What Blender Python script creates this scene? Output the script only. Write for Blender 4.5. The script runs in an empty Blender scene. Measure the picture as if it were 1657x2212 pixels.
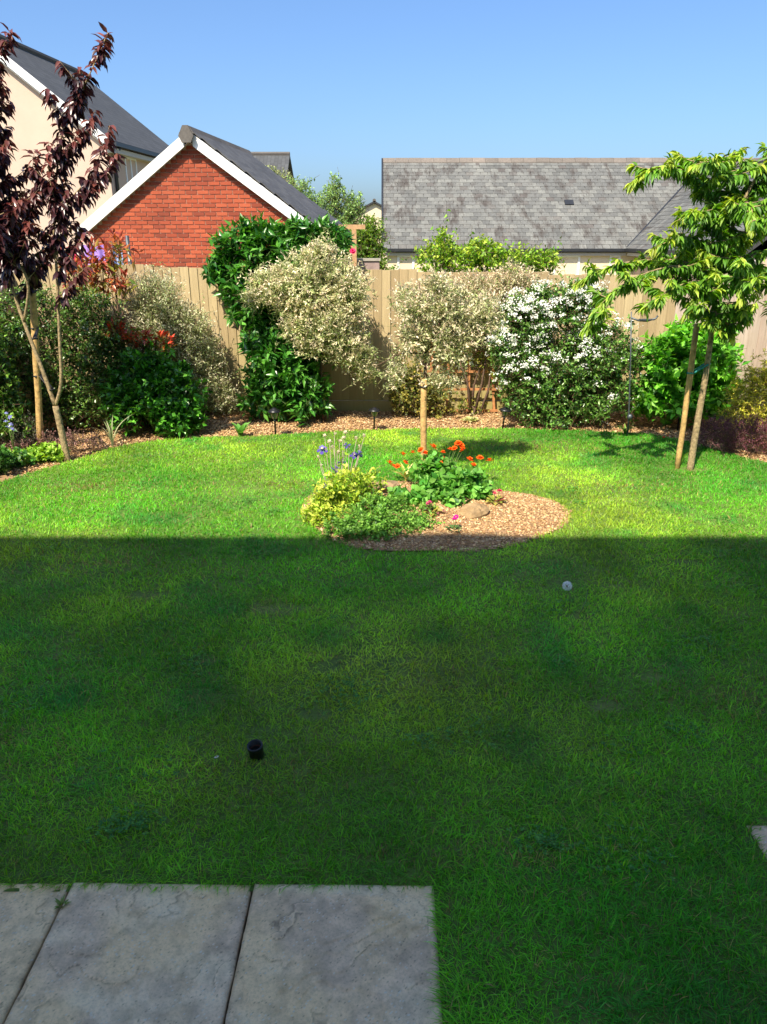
import bpy, math, random
import numpy as np
from mathutils import Matrix, Vector

rng = np.random.default_rng(7)
random.seed(7)
scene = bpy.context.scene
COL = scene.collection
rad = math.radians

# ------------------------------------------------------------------ camera, sky, sun, exposure
cam_data = bpy.data.cameras.new('camera')
cam = bpy.data.objects.new('camera', cam_data)
COL.objects.link(cam)
cam.location = (0, 0, 2.1)
cam.rotation_euler = (rad(90 - 20.4), 0, 0)
cam_data.sensor_fit = 'VERTICAL'
cam_data.sensor_height = 24.0
cam_data.lens = 12.0 / (1105.5 / 1597.0)
cam_data.clip_start = 0.05
cam_data.clip_end = 1500
scene.camera = cam

SUN_EL, SUN_AZ = 52.0, 28.0        # elevation; shadows run this many degrees to the right of straight away
world = bpy.data.worlds.new('World')
scene.world = world
world.use_nodes = True
wt = world.node_tree
bg = wt.nodes['Background']
sky = wt.nodes.new('ShaderNodeTexSky')
sky.sky_type = 'NISHITA'
sky.sun_disc = False
sky.sun_elevation = rad(SUN_EL)
sky.sun_rotation = rad(180 + SUN_AZ)
sky.air_density = 1.0
sky.dust_density = 2.3
sky.ozone_density = 10.0
wt.links.new(sky.outputs[0], bg.inputs['Color'])
bg.inputs['Strength'].default_value = 0.067
sun_data = bpy.data.lights.new('sun', 'SUN')
sun_data.energy = 2.9
sun_data.angle = rad(0.53)
sun_data.color = (1.0, 0.90, 0.72)
sun = bpy.data.objects.new('sun', sun_data)
COL.objects.link(sun)
sd = Vector((math.sin(rad(SUN_AZ)) * math.cos(rad(SUN_EL)), math.cos(rad(SUN_AZ)) * math.cos(rad(SUN_EL)), -math.sin(rad(SUN_EL))))
sun.rotation_euler = sd.to_track_quat('-Z', 'Y').to_euler()
sun.location = (-6, -12, 20)
vs = scene.view_settings
vs.view_transform = 'Standard'
vs.look = 'None'
vs.gamma = 1.0
vs.use_curve_mapping = False
vs.exposure = 1.7

# ------------------------------------------------------------------ helpers
def srgb(h):
    v = [int(h[i:i + 2], 16) / 255 for i in (0, 2, 4)]
    return tuple(((c + .055) / 1.055) ** 2.4 if c > .04045 else c / 12.92 for c in v)

def tag(o, label=None, cat=None, group=None, kind=None):
    if label: o['label'] = label
    if cat: o['category'] = cat
    if group: o['group'] = group
    if kind: o['kind'] = kind
    return o

def empty(name, loc=(0, 0, 0), rz=0.0, label=None, cat=None, group=None, kind=None):
    o = bpy.data.objects.new(name, None)
    COL.objects.link(o)
    o.location = loc
    o.rotation_euler = (0, 0, rz)
    o.empty_display_size = .1
    return tag(o, label, cat, group, kind)

def link(name, me, mat=None, parent=None, smooth=False):
    if mat is not None and not me.materials: me.materials.append(mat)
    if smooth and len(me.polygons): me.polygons.foreach_set('use_smooth', np.ones(len(me.polygons), bool))
    o = bpy.data.objects.new(name, me)
    COL.objects.link(o)
    if parent is not None: o.parent = parent
    return o

def tri_mesh(name, V, F, C=None):
    """mesh from numpy triangles; C = per-vertex colour"""
    V = np.ascontiguousarray(V, np.float32); F = np.ascontiguousarray(F, np.int32)
    me = bpy.data.meshes.new(name)
    me.vertices.add(len(V)); me.vertices.foreach_set('co', V.ravel())
    me.loops.add(F.size); me.loops.foreach_set('vertex_index', F.ravel())
    me.polygons.add(len(F)); me.polygons.foreach_set('loop_start', np.arange(len(F), dtype=np.int32) * 3)
    me.update(calc_edges=True)
    if C is not None:
        a = me.color_attributes.new('col', 'FLOAT_COLOR', 'POINT')
        a.data.foreach_set('color', np.hstack([np.clip(C, 0, 1), np.ones((len(C), 1))]).astype(np.float32).ravel())
    return me

class MB:
    """collects boxes, prisms and tubes that make ONE part"""
    def __init__(s): s.v = []; s.f = []
    def add(s, vs_, fs):
        b = len(s.v); s.v += [tuple(p) for p in vs_]; s.f += [tuple(i + b for i in f) for f in fs]; return s
    def box(s, x0, x1, y0, y1, z0, z1):
        return s.add([(x0, y0, z0), (x1, y0, z0), (x1, y1, z0), (x0, y1, z0), (x0, y0, z1), (x1, y0, z1), (x1, y1, z1), (x0, y1, z1)],
                     [(0, 3, 2, 1), (4, 5, 6, 7), (0, 1, 5, 4), (1, 2, 6, 5), (2, 3, 7, 6), (3, 0, 4, 7)])
    def prism(s, poly, y0, y1):
        """polygon in x,z (counter-clockwise seen from -y) pushed from y0 to y1"""
        n = len(poly)
        return s.add([(x, y0, z) for x, z in poly] + [(x, y1, z) for x, z in poly],
                     [tuple(range(n)), tuple(range(2 * n - 1, n - 1, -1))] + [(i, n + i, n + (i + 1) % n, (i + 1) % n) for i in range(n)])
    def beam(s, a, b, w, h, up=(0, 0, 1)):
        a, b = Vector(a), Vector(b); d = (b - a).normalized(); u = Vector(up)
        sx = d.cross(u).normalized(); u = sx.cross(d).normalized()
        P = []
        for c in (a, b):
            P += [c - sx * w / 2 - u * h / 2, c + sx * w / 2 - u * h / 2, c + sx * w / 2 + u * h / 2, c - sx * w / 2 + u * h / 2]
        return s.add(P, [(0, 1, 2, 3), (7, 6, 5, 4), (0, 4, 5, 1), (1, 5, 6, 2), (2, 6, 7, 3), (3, 7, 4, 0)])
    def tube(s, pts, rs, n=8, cap=True):
        pts = [Vector(p) for p in pts]
        if not hasattr(rs, '__len__'): rs = [rs] * len(pts)
        base = len(s.v); prev = None
        for i, p in enumerate(pts):
            d = (pts[min(i + 1, len(pts) - 1)] - pts[max(i - 1, 0)])
            d = d.normalized() if d.length > 1e-9 else Vector((0, 0, 1))
            if prev is None: u = d.orthogonal().normalized()
            else:
                u = prev - d * prev.dot(d); u = u.normalized() if u.length > 1e-6 else d.orthogonal().normalized()
            prev = u; w = d.cross(u)
            for k in range(n):
                a = 2 * math.pi * k / n
                s.v.append(tuple(p + (u * math.cos(a) + w * math.sin(a)) * rs[i]))
        for i in range(len(pts) - 1):
            for k in range(n):
                a, b = base + i * n + k, base + i * n + (k + 1) % n
                s.f.append((a, b, b + n, a + n))
        if cap:
            s.f.append(tuple(base + k for k in range(n - 1, -1, -1)))
            s.f.append(tuple(base + (len(pts) - 1) * n + k for k in range(n)))
        return s
    def lathe(s, prof, n=14, c=(0, 0, 0)):
        base = len(s.v)
        for r, z in prof:
            for k in range(n):
                a = 2 * math.pi * k / n
                s.v.append((c[0] + r * math.cos(a), c[1] + r * math.sin(a), c[2] + z))
        for i in range(len(prof) - 1):
            for k in range(n):
                a, b = base + i * n + k, base + i * n + (k + 1) % n
                s.f.append((a, b, b + n, a + n))
        return s
    def build(s, name, mat, parent=None, smooth=False, loc=(0, 0, 0)):
        me = bpy.data.meshes.new(name)
        me.from_pydata([(p[0] - loc[0], p[1] - loc[1], p[2] - loc[2]) for p in s.v], [], s.f)
        me.update()
        o = link(name, me, mat, parent, smooth)
        o.location = loc
        return o

def vnoise(x, y, sc, seed=0):
    """smooth value noise, 0..1"""
    r = np.random.default_rng(seed + 1000).random((64, 64))
    x = np.asarray(x) / sc; y = np.asarray(y) / sc
    xi = np.floor(x).astype(int); yi = np.floor(y).astype(int)
    fx = x - xi; fy = y - yi
    fx = fx * fx * (3 - 2 * fx); fy = fy * fy * (3 - 2 * fy)
    g = lambda a, b: r[a % 64, b % 64]
    return (g(xi, yi) * (1 - fx) + g(xi + 1, yi) * fx) * (1 - fy) + (g(xi, yi + 1) * (1 - fx) + g(xi + 1, yi + 1) * fx) * fy

def fbm(x, y, sc, seed=0, o=4):
    t = 0; a = 1; n = 0
    for i in range(o):
        t = t + a * vnoise(x, y, sc / 2 ** i, seed + i * 7); n += a; a *= .5
    return t / n

def norm(v): return v / np.maximum(np.linalg.norm(v, axis=-1, keepdims=True), 1e-9)

# ------------------------------------------------------------------ materials
def new_mat(name):
    m = bpy.data.materials.new(name); m.use_nodes = True
    nt = m.node_tree; b = nt.nodes['Principled BSDF']
    return m, nt, b

def nd(nt, t, **kw):
    n = nt.nodes.new(t)
    for k, v in kw.items(): setattr(n, k, v)
    return n

def ramp(nt, fac, stops, interp='LINEAR'):
    r = nd(nt, 'ShaderNodeValToRGB'); r.color_ramp.interpolation = interp
    el = r.color_ramp.elements
    while len(el) < len(stops): el.new(.5)
    for e, (p, c) in zip(el, stops):
        e.position = p; e.color = (*c, 1)
    nt.links.new(fac, r.inputs[0])
    return r.outputs[0]

def coords(nt, scale=(1, 1, 1), kind='Object'):
    tc = nd(nt, 'ShaderNodeTexCoord'); mp = nd(nt, 'ShaderNodeMapping')
    mp.inputs['Scale'].default_value = scale
    nt.links.new(tc.outputs[kind], mp.inputs[0])
    return mp.outputs[0]

def noise(nt, vec, sc, det=4, rough=.6):
    n = nd(nt, 'ShaderNodeTexNoise')
    n.inputs['Scale'].default_value = sc; n.inputs['Detail'].default_value = det; n.inputs['Roughness'].default_value = rough
    if vec is not None: nt.links.new(vec, n.inputs['Vector'])
    return n.outputs['Fac']

def mixc(nt, fac, a, b, mode='MIX'):
    m = nd(nt, 'ShaderNodeMix', data_type='RGBA', blend_type=mode)
    for sock, v in ((m.inputs[0], fac), (m.inputs[6], a), (m.inputs[7], b)):
        if hasattr(v, 'links'): nt.links.new(v, sock)
        elif isinstance(v, (int, float)): sock.default_value = v
        else: sock.default_value = (*v, 1)
    return m.outputs[2]

def bump(nt, b, h, strength, dist=.01):
    n = nd(nt, 'ShaderNodeBump'); n.inputs['Strength'].default_value = strength; n.inputs['Distance'].default_value = dist
    nt.links.new(h, n.inputs['Height']); nt.links.new(n.outputs[0], b.inputs['Normal'])

def plain(name, c, rough=.6, metal=0, var=.15, sc=8, kind='Object', bmp=0):
    m, nt, b = new_mat(name)
    f = noise(nt, coords(nt, kind=kind), sc)
    lo = tuple(x * (1 - var) for x in c); hi = tuple(min(1, x * (1 + var)) for x in c)
    nt.links.new(ramp(nt, f, [(.3, lo), (.7, hi)]), b.inputs['Base Color'])
    b.inputs['Roughness'].default_value = rough; b.inputs['Metallic'].default_value = metal
    if bmp: bump(nt, b, f, bmp)
    return m

def leaf_mat(name, rough, transl, spec=.5):
    m, nt, b = new_mat(name)
    at = nd(nt, 'ShaderNodeAttribute', attribute_name='col')
    nt.links.new(at.outputs['Color'], b.inputs['Base Color'])
    b.inputs['Roughness'].default_value = rough
    b.inputs['Specular IOR Level'].default_value = spec
    tr = nd(nt, 'ShaderNodeBsdfTranslucent')
    hs = nd(nt, 'ShaderNodeHueSaturation'); hs.inputs['Value'].default_value = 1.5; hs.inputs['Hue'].default_value = .49; hs.inputs['Saturation'].default_value = 1.1
    nt.links.new(at.outputs['Color'], hs.inputs['Color']); nt.links.new(hs.outputs[0], tr.inputs[0])
    mx = nd(nt, 'ShaderNodeMixShader'); mx.inputs[0].default_value = transl
    nt.links.new(b.outputs[0], mx.inputs[1]); nt.links.new(tr.outputs[0], mx.inputs[2])
    nt.links.new(mx.outputs[0], nt.nodes['Material Output'].inputs[0])
    return m

def random_mat(name, stops, rough, island=False, bmp=.3, nsc=30, mott=.35, wear=None):
    """colour picked per object (or per loose piece of one mesh), mottled"""
    m, nt, b = new_mat(name)
    src = nd(nt, 'ShaderNodeNewGeometry').outputs['Random Per Island'] if island else nd(nt, 'ShaderNodeObjectInfo').outputs['Random']
    c = ramp(nt, src, stops)
    geo = nd(nt, 'ShaderNodeNewGeometry')
    f = noise(nt, geo.outputs['Position'], nsc, 5)
    c = mixc(nt, mott, c, ramp(nt, f, [(.25, (.25, .25, .25)), (.75, (1.6, 1.6, 1.6))]), 'MULTIPLY')
    lowf = noise(nt, geo.outputs['Position'], 1.1, 4)
    c = mixc(nt, .5, c, ramp(nt, lowf, [(.3, (.72, .72, .72)), (.7, (1.22, 1.2, 1.18))]), 'MULTIPLY')
    if wear:
        mp = nd(nt, 'ShaderNodeMapping'); mp.inputs['Scale'].default_value = (1, .35, .35); nt.links.new(geo.outputs['Position'], mp.inputs[0])
        f2 = noise(nt, mp.outputs[0], wear[0], 6, .7)
        c = mixc(nt, ramp(nt, f2, [(wear[1], (0, 0, 0)), (wear[1] + .12, (1, 1, 1))]), c, wear[2])
    nt.links.new(c, b.inputs['Base Color'])
    b.inputs['Roughness'].default_value = rough
    if bmp: bump(nt, b, f, bmp, .004)
    return m

M = {}
M['leaf'] = leaf_mat('leaf', .5, .3, .4)
M['gloss_leaf'] = leaf_mat('gloss_leaf', .32, .22, .6)
M['grass'] = leaf_mat('grass', .45, .45, .35)
M['petal'] = leaf_mat('petal', .6, .35, .2)
M['chip'] = leaf_mat('chip', .85, .0, .2)
M['willow_stem'] = plain('willow_stem', srgb('7f7f50'), .7, 0, .3, 25)
M['twig'] = plain('twig', srgb('6a553e'), .8, 0, .4, 25)
M['columbine_stem'] = plain('columbine_stem', srgb('96857a'), .7, 0, .2, 25)
M['green_stem'] = plain('green_stem', srgb('5f7a3a'), .6, 0, .3, 25)
M['dark_bark'] = plain('dark_bark', srgb('5a4536'), .85, 0, .45, 30, bmp=.4)
M['pale_bark'] = plain('pale_bark', srgb('93805f'), .9, 0, .55, 34, bmp=.9)
M['stake_wood'] = plain('stake_wood', srgb('b8965f'), .8, 0, .4, 26, bmp=.5)
M['black_rubber'] = plain('black_rubber', srgb('1c1d1f'), .55, 0, .2)
M['black_plastic'] = plain('black_plastic', srgb('17181a'), .38, 0, .25, 20)
M['dark_metal'] = plain('dark_metal', srgb('5a6064'), .45, .6, .2, 20)
M['lamp_glass'] = plain('lamp_glass', srgb('77756a'), .15, 0, .2, 12)
M['white_paint'] = plain('white_paint', (.78, .78, .77), .45, 0, .04, 3)
M['gutter'] = plain('gutter', srgb('2b2d31'), .4, 0, .15)
M['soffit'] = plain('soffit', srgb('b9b3ac'), .6, 0, .05)
M['twine'] = plain('twine', srgb('2f8d83'), .7, 0, .2, 40)
M['post_wood'] = plain('post_wood', srgb('b08a63'), .8, 0, .25, 20)
M['trellis_wood'] = plain('trellis_wood', srgb('b0794c'), .75, 0, .3, 25)
M['concrete'] = plain('concrete', srgb('9a9488'), .9, 0, .2, 20)

def render_mat(name, c):
    m, nt, b = new_mat(name)
    v = coords(nt)
    f = noise(nt, v, .7, 5); g = noise(nt, v, 90, 2)
    c1 = ramp(nt, f, [(.3, tuple(x * .88 for x in c)), (.65, c)])
    nt.links.new(c1, b.inputs['Base Color']); b.inputs['Roughness'].default_value = .9
    bump(nt, b, g, .25, .004)
    return m
M['cream'] = render_mat('cream', srgb('c6ac9a'))
M['pale_cream'] = render_mat('pale_cream', srgb('dccbad'))

def glass_mat():
    m, nt, b = new_mat('window_glass')
    f = noise(nt, coords(nt), .8, 2)
    nt.links.new(ramp(nt, f, [(.3, srgb('2c3944')), (.7, srgb('5c7286'))]), b.inputs['Base Color'])
    b.inputs['Roughness'].default_value = .06; b.inputs['Specular IOR Level'].default_value = .8
    return m
M['glass'] = glass_mat()

def slate_sheet_mat(name, c0, c1, sc):
    m, nt, b = new_mat(name)
    v = coords(nt, kind='UV') if False else coords(nt)
    br = nd(nt, 'ShaderNodeTexBrick')
    br.inputs['Scale'].default_value = 1.0
    br.inputs['Brick Width'].default_value = .3; br.inputs['Row Height'].default_value = sc
    br.inputs['Mortar Size'].default_value = .008; br.inputs['Color1'].default_value = (*c0, 1); br.inputs['Color2'].default_value = (*c1, 1)
    br.inputs['Mortar'].default_value = tuple(x * .45 for x in c0) + (1,)
    nt.links.new(v, br.inputs['Vector'])
    f = noise(nt, v, 1.3, 4)
    c = mixc(nt, .35, br.outputs['Color'], ramp(nt, f, [(.3, (.6, .6, .6)), (.7, (1.3, 1.3, 1.3))]), 'MULTIPLY')
    nt.links.new(c, b.inputs['Base Color']); b.inputs['Roughness'].default_value = .75
    bump(nt, b, br.outputs['Fac'], -.4, .01)
    return m
M['dark_slate'] = slate_sheet_mat('dark_slate', srgb('414345'), srgb('4c4e50'), .2)

brick_stops = [(0, srgb('8c3f27')), (.3, srgb('a0482b')), (.6, srgb('ad5435')), (.85, srgb('964128')), (1, srgb('7d3824'))]
M['brick'] = random_mat('brick', brick_stops, .85, False, .5, 60, .35)
M['brick_joined'] = random_mat('brick_joined', brick_stops, .85, True, .5, 60, .35)
M['mortar'] = plain('mortar', srgb('c4a48c'), .95, 0, .12, 20)
slate_stops = [(0, srgb('555654')), (.25, srgb('5f605e')), (.6, srgb('686966')), (.85, srgb('70716d')), (1, srgb('56524f'))]
slate_wear = (2.4, .52, srgb('433e3a'))
M['slate'] = random_mat('slate', slate_stops, .7, False, .4, 14, .35, slate_wear)
M['slate_joined'] = random_mat('slate_joined', slate_stops, .7, True, .4, 14, .35, slate_wear)
tile_stops = [(0, srgb('474748')), (.5, srgb('505051')), (1, srgb('595959'))]
M['tile'] = random_mat('tile', tile_stops, .75, False, .3, 25, .3)
M['ridge'] = random_mat('ridge', [(0, srgb('665f58')), (1, srgb('786f67'))], .85, False, .3, 20, .35)
M['dark_ridge'] = random_mat('dark_ridge', [(0, srgb('56524e')), (1, srgb('68635e'))], .85, False, .3, 20, .35)
M['underlay'] = plain('underlay', srgb('3a3a3c'), .9)

def fence_mat(name, c0, c1, c2, algae):
    m, nt, b = new_mat(name)
    geo = nd(nt, 'ShaderNodeNewGeometry')
    oi = nd(nt, 'ShaderNodeObjectInfo')
    mp = nd(nt, 'ShaderNodeMapping'); mp.inputs['Scale'].default_value = (1, 1, .06)
    ad = nd(nt, 'ShaderNodeVectorMath', operation='ADD')
    nt.links.new(geo.outputs['Position'], ad.inputs[0])
    cmb = nd(nt, 'ShaderNodeCombineXYZ')
    ml = nd(nt, 'ShaderNodeMath', operation='MULTIPLY'); ml.inputs[1].default_value = 40
    nt.links.new(oi.outputs['Random'], ml.inputs[0]); nt.links.new(ml.outputs[0], cmb.inputs[2])
    nt.links.new(cmb.outputs[0], ad.inputs[1]); nt.links.new(ad.outputs[0], mp.inputs[0])
    grain = noise(nt, mp.outputs[0], 42, 6, .65)
    c = ramp(nt, oi.outputs['Random'], [(0, c0), (.5, c1), (1, c2)])
    c = mixc(nt, .5, c, ramp(nt, grain, [(.25, (.55, .52, .48)), (.7, (1.3, 1.3, 1.3))]), 'MULTIPLY')
    big = noise(nt, geo.outputs['Position'], 1.6, 4)
    sep = nd(nt, 'ShaderNodeSeparateXYZ'); nt.links.new(geo.outputs['Position'], sep.inputs[0])
    mr = nd(nt, 'ShaderNodeMapRange'); mr.inputs[1].default_value = 1.0; mr.inputs[2].default_value = .0; mr.inputs[3].default_value = -.15; mr.inputs[4].default_value = .45
    nt.links.new(sep.outputs[2], mr.inputs[0])
    sm = nd(nt, 'ShaderNodeMath', operation='ADD'); nt.links.new(big, sm.inputs[0]); nt.links.new(mr.outputs[0], sm.inputs[1])
    c = mixc(nt, ramp(nt, sm.outputs[0], [(.45, (0, 0, 0)), (.95, (.75, .75, .75))]), c, algae)
    nt.links.new(c, b.inputs['Base Color']); b.inputs['Roughness'].default_value = .85
    bump(nt, b, grain, .35, .004)
    return m
M['fence_wood'] = fence_mat('fence_wood', srgb('978462'), srgb('a89470'), srgb('b4a27c'), srgb('968e50'))
M['grey_fence_wood'] = fence_mat('grey_fence_wood', srgb('a08e80'), srgb('a99a8c'), srgb('b2a396'), srgb('8f8a72'))

def stone_mat(name):
    m, nt, b = new_mat(name)
    geo = nd(nt, 'ShaderNodeNewGeometry'); oi = nd(nt, 'ShaderNodeObjectInfo')
    at = nd(nt, 'ShaderNodeAttribute', attribute_name='col')
    fin = noise(nt, geo.outputs['Position'], 110, 8, .75); mid = noise(nt, geo.outputs['Position'], 30, 6, .7)
    c = mixc(nt, .45, at.outputs['Color'], ramp(nt, fin, [(.36, (.6, .6, .6)), (.5, (1.08, 1.08, 1.06)), (.7, (1.35, 1.35, 1.3))]), 'MULTIPLY')
    nt.links.new(c, b.inputs['Base Color']); b.inputs['Roughness'].default_value = .8
    bump(nt, b, mid, .3, .005)
    return m
M['paving'] = stone_mat('paving')
M['rock'] = random_mat('rock', [(0, srgb('8a6e4e')), (.5, srgb('98805c')), (1, srgb('866c56'))], .9, False, .9, 16, .7)

def ground_mat(name, cols, sc):
    m, nt, b = new_mat(name)
    geo = nd(nt, 'ShaderNodeNewGeometry')
    f = noise(nt, geo.outputs['Position'], sc, 6, .7); g = noise(nt, geo.outputs['Position'], sc * 12, 4, .7)
    c = ramp(nt, f, [(.3, cols[0]), (.55, cols[1]), (.75, cols[2])])
    c = mixc(nt, .6, c, ramp(nt, g, [(.3, (.5, .5, .5)), (.7, (1.5, 1.5, 1.5))]), 'MULTIPLY')
    nt.links.new(c, b.inputs['Base Color']); b.inputs['Roughness'].default_value = .95
    bump(nt, b, g, .6, .012)
    return m
M['soil'] = ground_mat('soil', (srgb('82664a'), srgb('9a7a58'), srgb('aa8a66')), 3)
M['thatch'] = ground_mat('thatch', (srgb('4a6226'), srgb('5c722c'), srgb('72703e')), 2.5)
M['far_ground'] = ground_mat('far_ground', (srgb('5d6a3c'), srgb('6c6f48'), srgb('7c7458')), .2)

# ------------------------------------------------------------------ ground, beds, lawn, paving
def ground():
    xs = [-500, -60, -20, 0, 20, 60, 500]; ys = [-500, -60, -8, 10.6, 13.2, 40, 120, 700]
    V = [(x, y, -.06 if y < 11 else -.65) for y in ys for x in xs]; n = len(xs)
    F = [(j * n + i, j * n + i + 1, (j + 1) * n + i + 1, (j + 1) * n + i) for j in range(len(ys) - 1) for i in range(n - 1)]
    me = bpy.data.meshes.new('ground'); me.from_pydata(V, [], F)
    tag(link('ground', me, M['far_ground']), kind='structure')
ground()

LAWN = [(-6.2, -.5), (-6.2, 5.2), (-4.4, 5.5), (-3.62, 6.05), (-3.32, 6.65), (-3.08, 7.05), (-2.86, 7.5), (-2.5, 7.83), (-1.9, 7.98), (-1.35, 8.02), (-.5, 8.24),
        (.38, 8.36), (1.5, 8.35), (2.3, 8.24), (2.95, 8.1), (3.3, 7.75), (3.52, 7.3), (3.78, 6.98), (4.3, 6.6), (6.2, 6.1), (6.2, -.5)]
PATIO = (-2.93, .18, .06, 1.93)       # x0 x1 y0 y1
STONE = (1.36, 1.98, 1.6, 2.2)
def in_poly(x, y, poly):
    r = np.zeros(np.shape(x), bool); n = len(poly)
    for i in range(n):
        x0, y0 = poly[i]; x1, y1 = poly[(i + 1) % n]
        if y0 == y1: continue
        r ^= ((y0 > y) != (y1 > y)) & (x < (x1 - x0) * (y - y0) / (y1 - y0) + x0)
    return r
IC = (.36, 5.56)
def island_r(x, y):
    """<1 inside the island bed"""
    a = rad(-6); dx = x - IC[0]; dy = y - IC[1]
    u = dx * math.cos(a) + dy * math.sin(a); v = -dx * math.sin(a) + dy * math.cos(a)
    th = np.arctan2(v, u)
    w = 1 + .05 * np.sin(3 * th + 1) + .03 * np.sin(5 * th)
    return np.sqrt((u / 1.03) ** 2 + (v / .76) ** 2) / w
def lawn_z(x, y): return .012 * (fbm(x, y, 1.3, 5, 3) - .5)

def grid_sheet(name, x0, x1, y0, y1, st, zf, keep, mat):
    xs = np.arange(x0, x1 + 1e-6, st); ys = np.arange(y0, y1 + 1e-6, st)
    X, Y = np.meshgrid(xs, ys); Z = zf(X, Y); n = len(xs)
    V = np.stack([X, Y, Z], -1).reshape(-1, 3)
    j, i = np.meshgrid(np.arange(len(ys) - 1), np.arange(n - 1), indexing='ij')
    cx = (X[:-1, :-1] + X[1:, 1:]) / 2; cy = (Y[:-1, :-1] + Y[1:, 1:]) / 2
    k = keep(cx, cy); a = (j * n + i)[k]
    F = np.concatenate([np.stack([a, a + 1, a + n + 1], 1), np.stack([a, a + n + 1, a + n], 1)])
    u, inv = np.unique(F, return_inverse=True)
    o = link(name, tri_mesh(name, V[u], inv.reshape(F.shape)), mat, None, True)
    return tag(o, kind='structure')
grid_sheet('garden_soil', -6.4, 6.4, 4.9, 9.75, .06, lambda x, y: -.012 + .03 * (fbm(x, y, .35, 9) - .5) + np.clip(y - 8.3, 0, 1) * .03,
           lambda x, y: ~in_poly(x, y, LAWN) | (in_poly(x, y + .12, LAWN) ^ in_poly(x, y, LAWN)) | True, M['soil'])
grid_sheet('lawn', -6.2, 6.2, -.5, 8.5, .05, lambda x, y: .022 + lawn_z(x, y), lambda x, y: in_poly(x, y, LAWN) & (island_r(x, y) > 1.0) & ~((x > PATIO[0] + .03) & (x < PATIO[1] - .03) & (y > PATIO[2]) & (y < PATIO[3] - .03)) & ~((x > STONE[0] + .03) & (x < STONE[1] - .03) & (y > STONE[2] + .03) & (y < STONE[3] - .03)), M['thatch'])
def island_z(x, y):
    r = island_r(x, y)
    return .03 + .075 * np.clip(1 - r ** 2, 0, 1) + .022 * (fbm(x, y, .16, 19) - .5)
grid_sheet('island_bed', -.85, 1.6, 4.6, 6.5, .03, island_z, lambda x, y: island_r(x, y) < 1.05, M['soil'])

def slab_mesh(name, w, l, t, seed, n=36):
    u = np.linspace(0, 1, n)
    X, Y = np.meshgrid(u * w, u * l)
    h = fbm(X + seed * 3.1, Y + seed * 1.7, .33, seed, 5)
    st = h * 9; fr = st - np.floor(st)
    terr = (np.floor(st) + np.clip((fr - .8) / .2, 0, 1)) / 9       # riven ledges
    e = np.minimum(np.minimum(X, w - X), np.minimum(Y, l - Y))
    Z = t + (.034 * (terr - .5) + .003 * (fbm(X, Y, .05, seed + 3, 3) - .5)) * np.clip(e / .06, .25, 1)
    Z = Z - .006 * np.clip(1 - e / .012, 0, 1) ** 2
    jit = .004 * (fbm(X + Y, X - Y, .06, seed + 9, 3) - .5)
    X = X + np.where((X < .001) | (X > w - .001), jit, 0); Y = Y + np.where((Y < .001) | (Y > l - .001), jit, 0)
    sx, sy = X + seed * 2.3, Y + seed * 1.1
    q1 = fbm(sx, sy, .3, seed + 21, 5)[..., None]; q2 = fbm(sx * .6 + sy * .3, sy * 1.2, .12, seed + 31, 5)[..., None]
    warm, cool, pale = np.array(srgb('f2cf9c')), np.array(srgb('dcbd98')), np.array(srgb('f4dab0'))
    k1 = np.clip((q1 - .42) * 5, 0, 1); C = cool * (1 - k1) + warm * k1
    k2 = np.clip((q2 - .5) * 4, 0, 1); C = C * (1 - k2 * .7) + pale * k2 * .7
    C = C * (.7 + .62 * fbm(sx, sy, .03, seed + 41, 3)[..., None]) * (.82 + .36 * fbm(sx + sy * .5, sy - sx * .3, .09, seed + 43, 3)[..., None])
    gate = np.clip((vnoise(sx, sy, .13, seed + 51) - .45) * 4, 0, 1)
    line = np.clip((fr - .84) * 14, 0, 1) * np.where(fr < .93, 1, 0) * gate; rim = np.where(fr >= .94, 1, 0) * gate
    C = C * (1 - .45 * line[..., None]) * (1 + .2 * rim[..., None])  # relief shading painted into the colour: ledge lines darkened, rims lightened
    rs = np.random.default_rng(seed); sp = rs.random(X.shape); sg = vnoise(sx, sy, .09, seed + 61)
    C = np.where((sp < .01 + .06 * np.clip(sg - .55, 0, 1))[..., None], np.array(srgb('e6dac2')), C)
    C = np.where((sp > .988 - .04 * np.clip(.45 - sg, 0, 1))[..., None], C * .5, C)
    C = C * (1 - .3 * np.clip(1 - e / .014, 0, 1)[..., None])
    C = C * .93; C = (C / np.maximum(1, C.max(-1, keepdims=True) / .9)).reshape(-1, 3)
    V = np.stack([X, Y, Z], -1).reshape(-1, 3)
    a = (np.arange(n - 1)[:, None] * n + np.arange(n - 1)[None]).ravel()
    F = np.concatenate([np.stack([a, a + 1, a + n + 1], 1), np.stack([a, a + n + 1, a + n], 1)])
    ring = np.concatenate([np.arange(n), np.arange(1, n) * n + n - 1, (n - 1) * n + np.arange(n - 2, -1, -1), np.arange(n - 2, 0, -1) * n])
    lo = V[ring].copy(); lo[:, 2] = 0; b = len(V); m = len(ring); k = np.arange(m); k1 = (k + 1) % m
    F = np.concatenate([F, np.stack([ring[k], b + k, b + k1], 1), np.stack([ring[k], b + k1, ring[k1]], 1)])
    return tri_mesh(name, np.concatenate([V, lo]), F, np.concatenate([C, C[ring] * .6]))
patio = empty('patio', (PATIO[1], PATIO[3], 0), rad(-.6), kind='structure')
for r in range(3):
    for c in range(5 if r else 5):
        w = .622
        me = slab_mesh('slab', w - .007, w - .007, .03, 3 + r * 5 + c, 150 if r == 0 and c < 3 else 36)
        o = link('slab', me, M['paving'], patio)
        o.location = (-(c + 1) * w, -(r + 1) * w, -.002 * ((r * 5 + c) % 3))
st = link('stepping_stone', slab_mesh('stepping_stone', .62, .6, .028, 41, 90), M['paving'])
st.location = (1.36, 1.6, 0)
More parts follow.
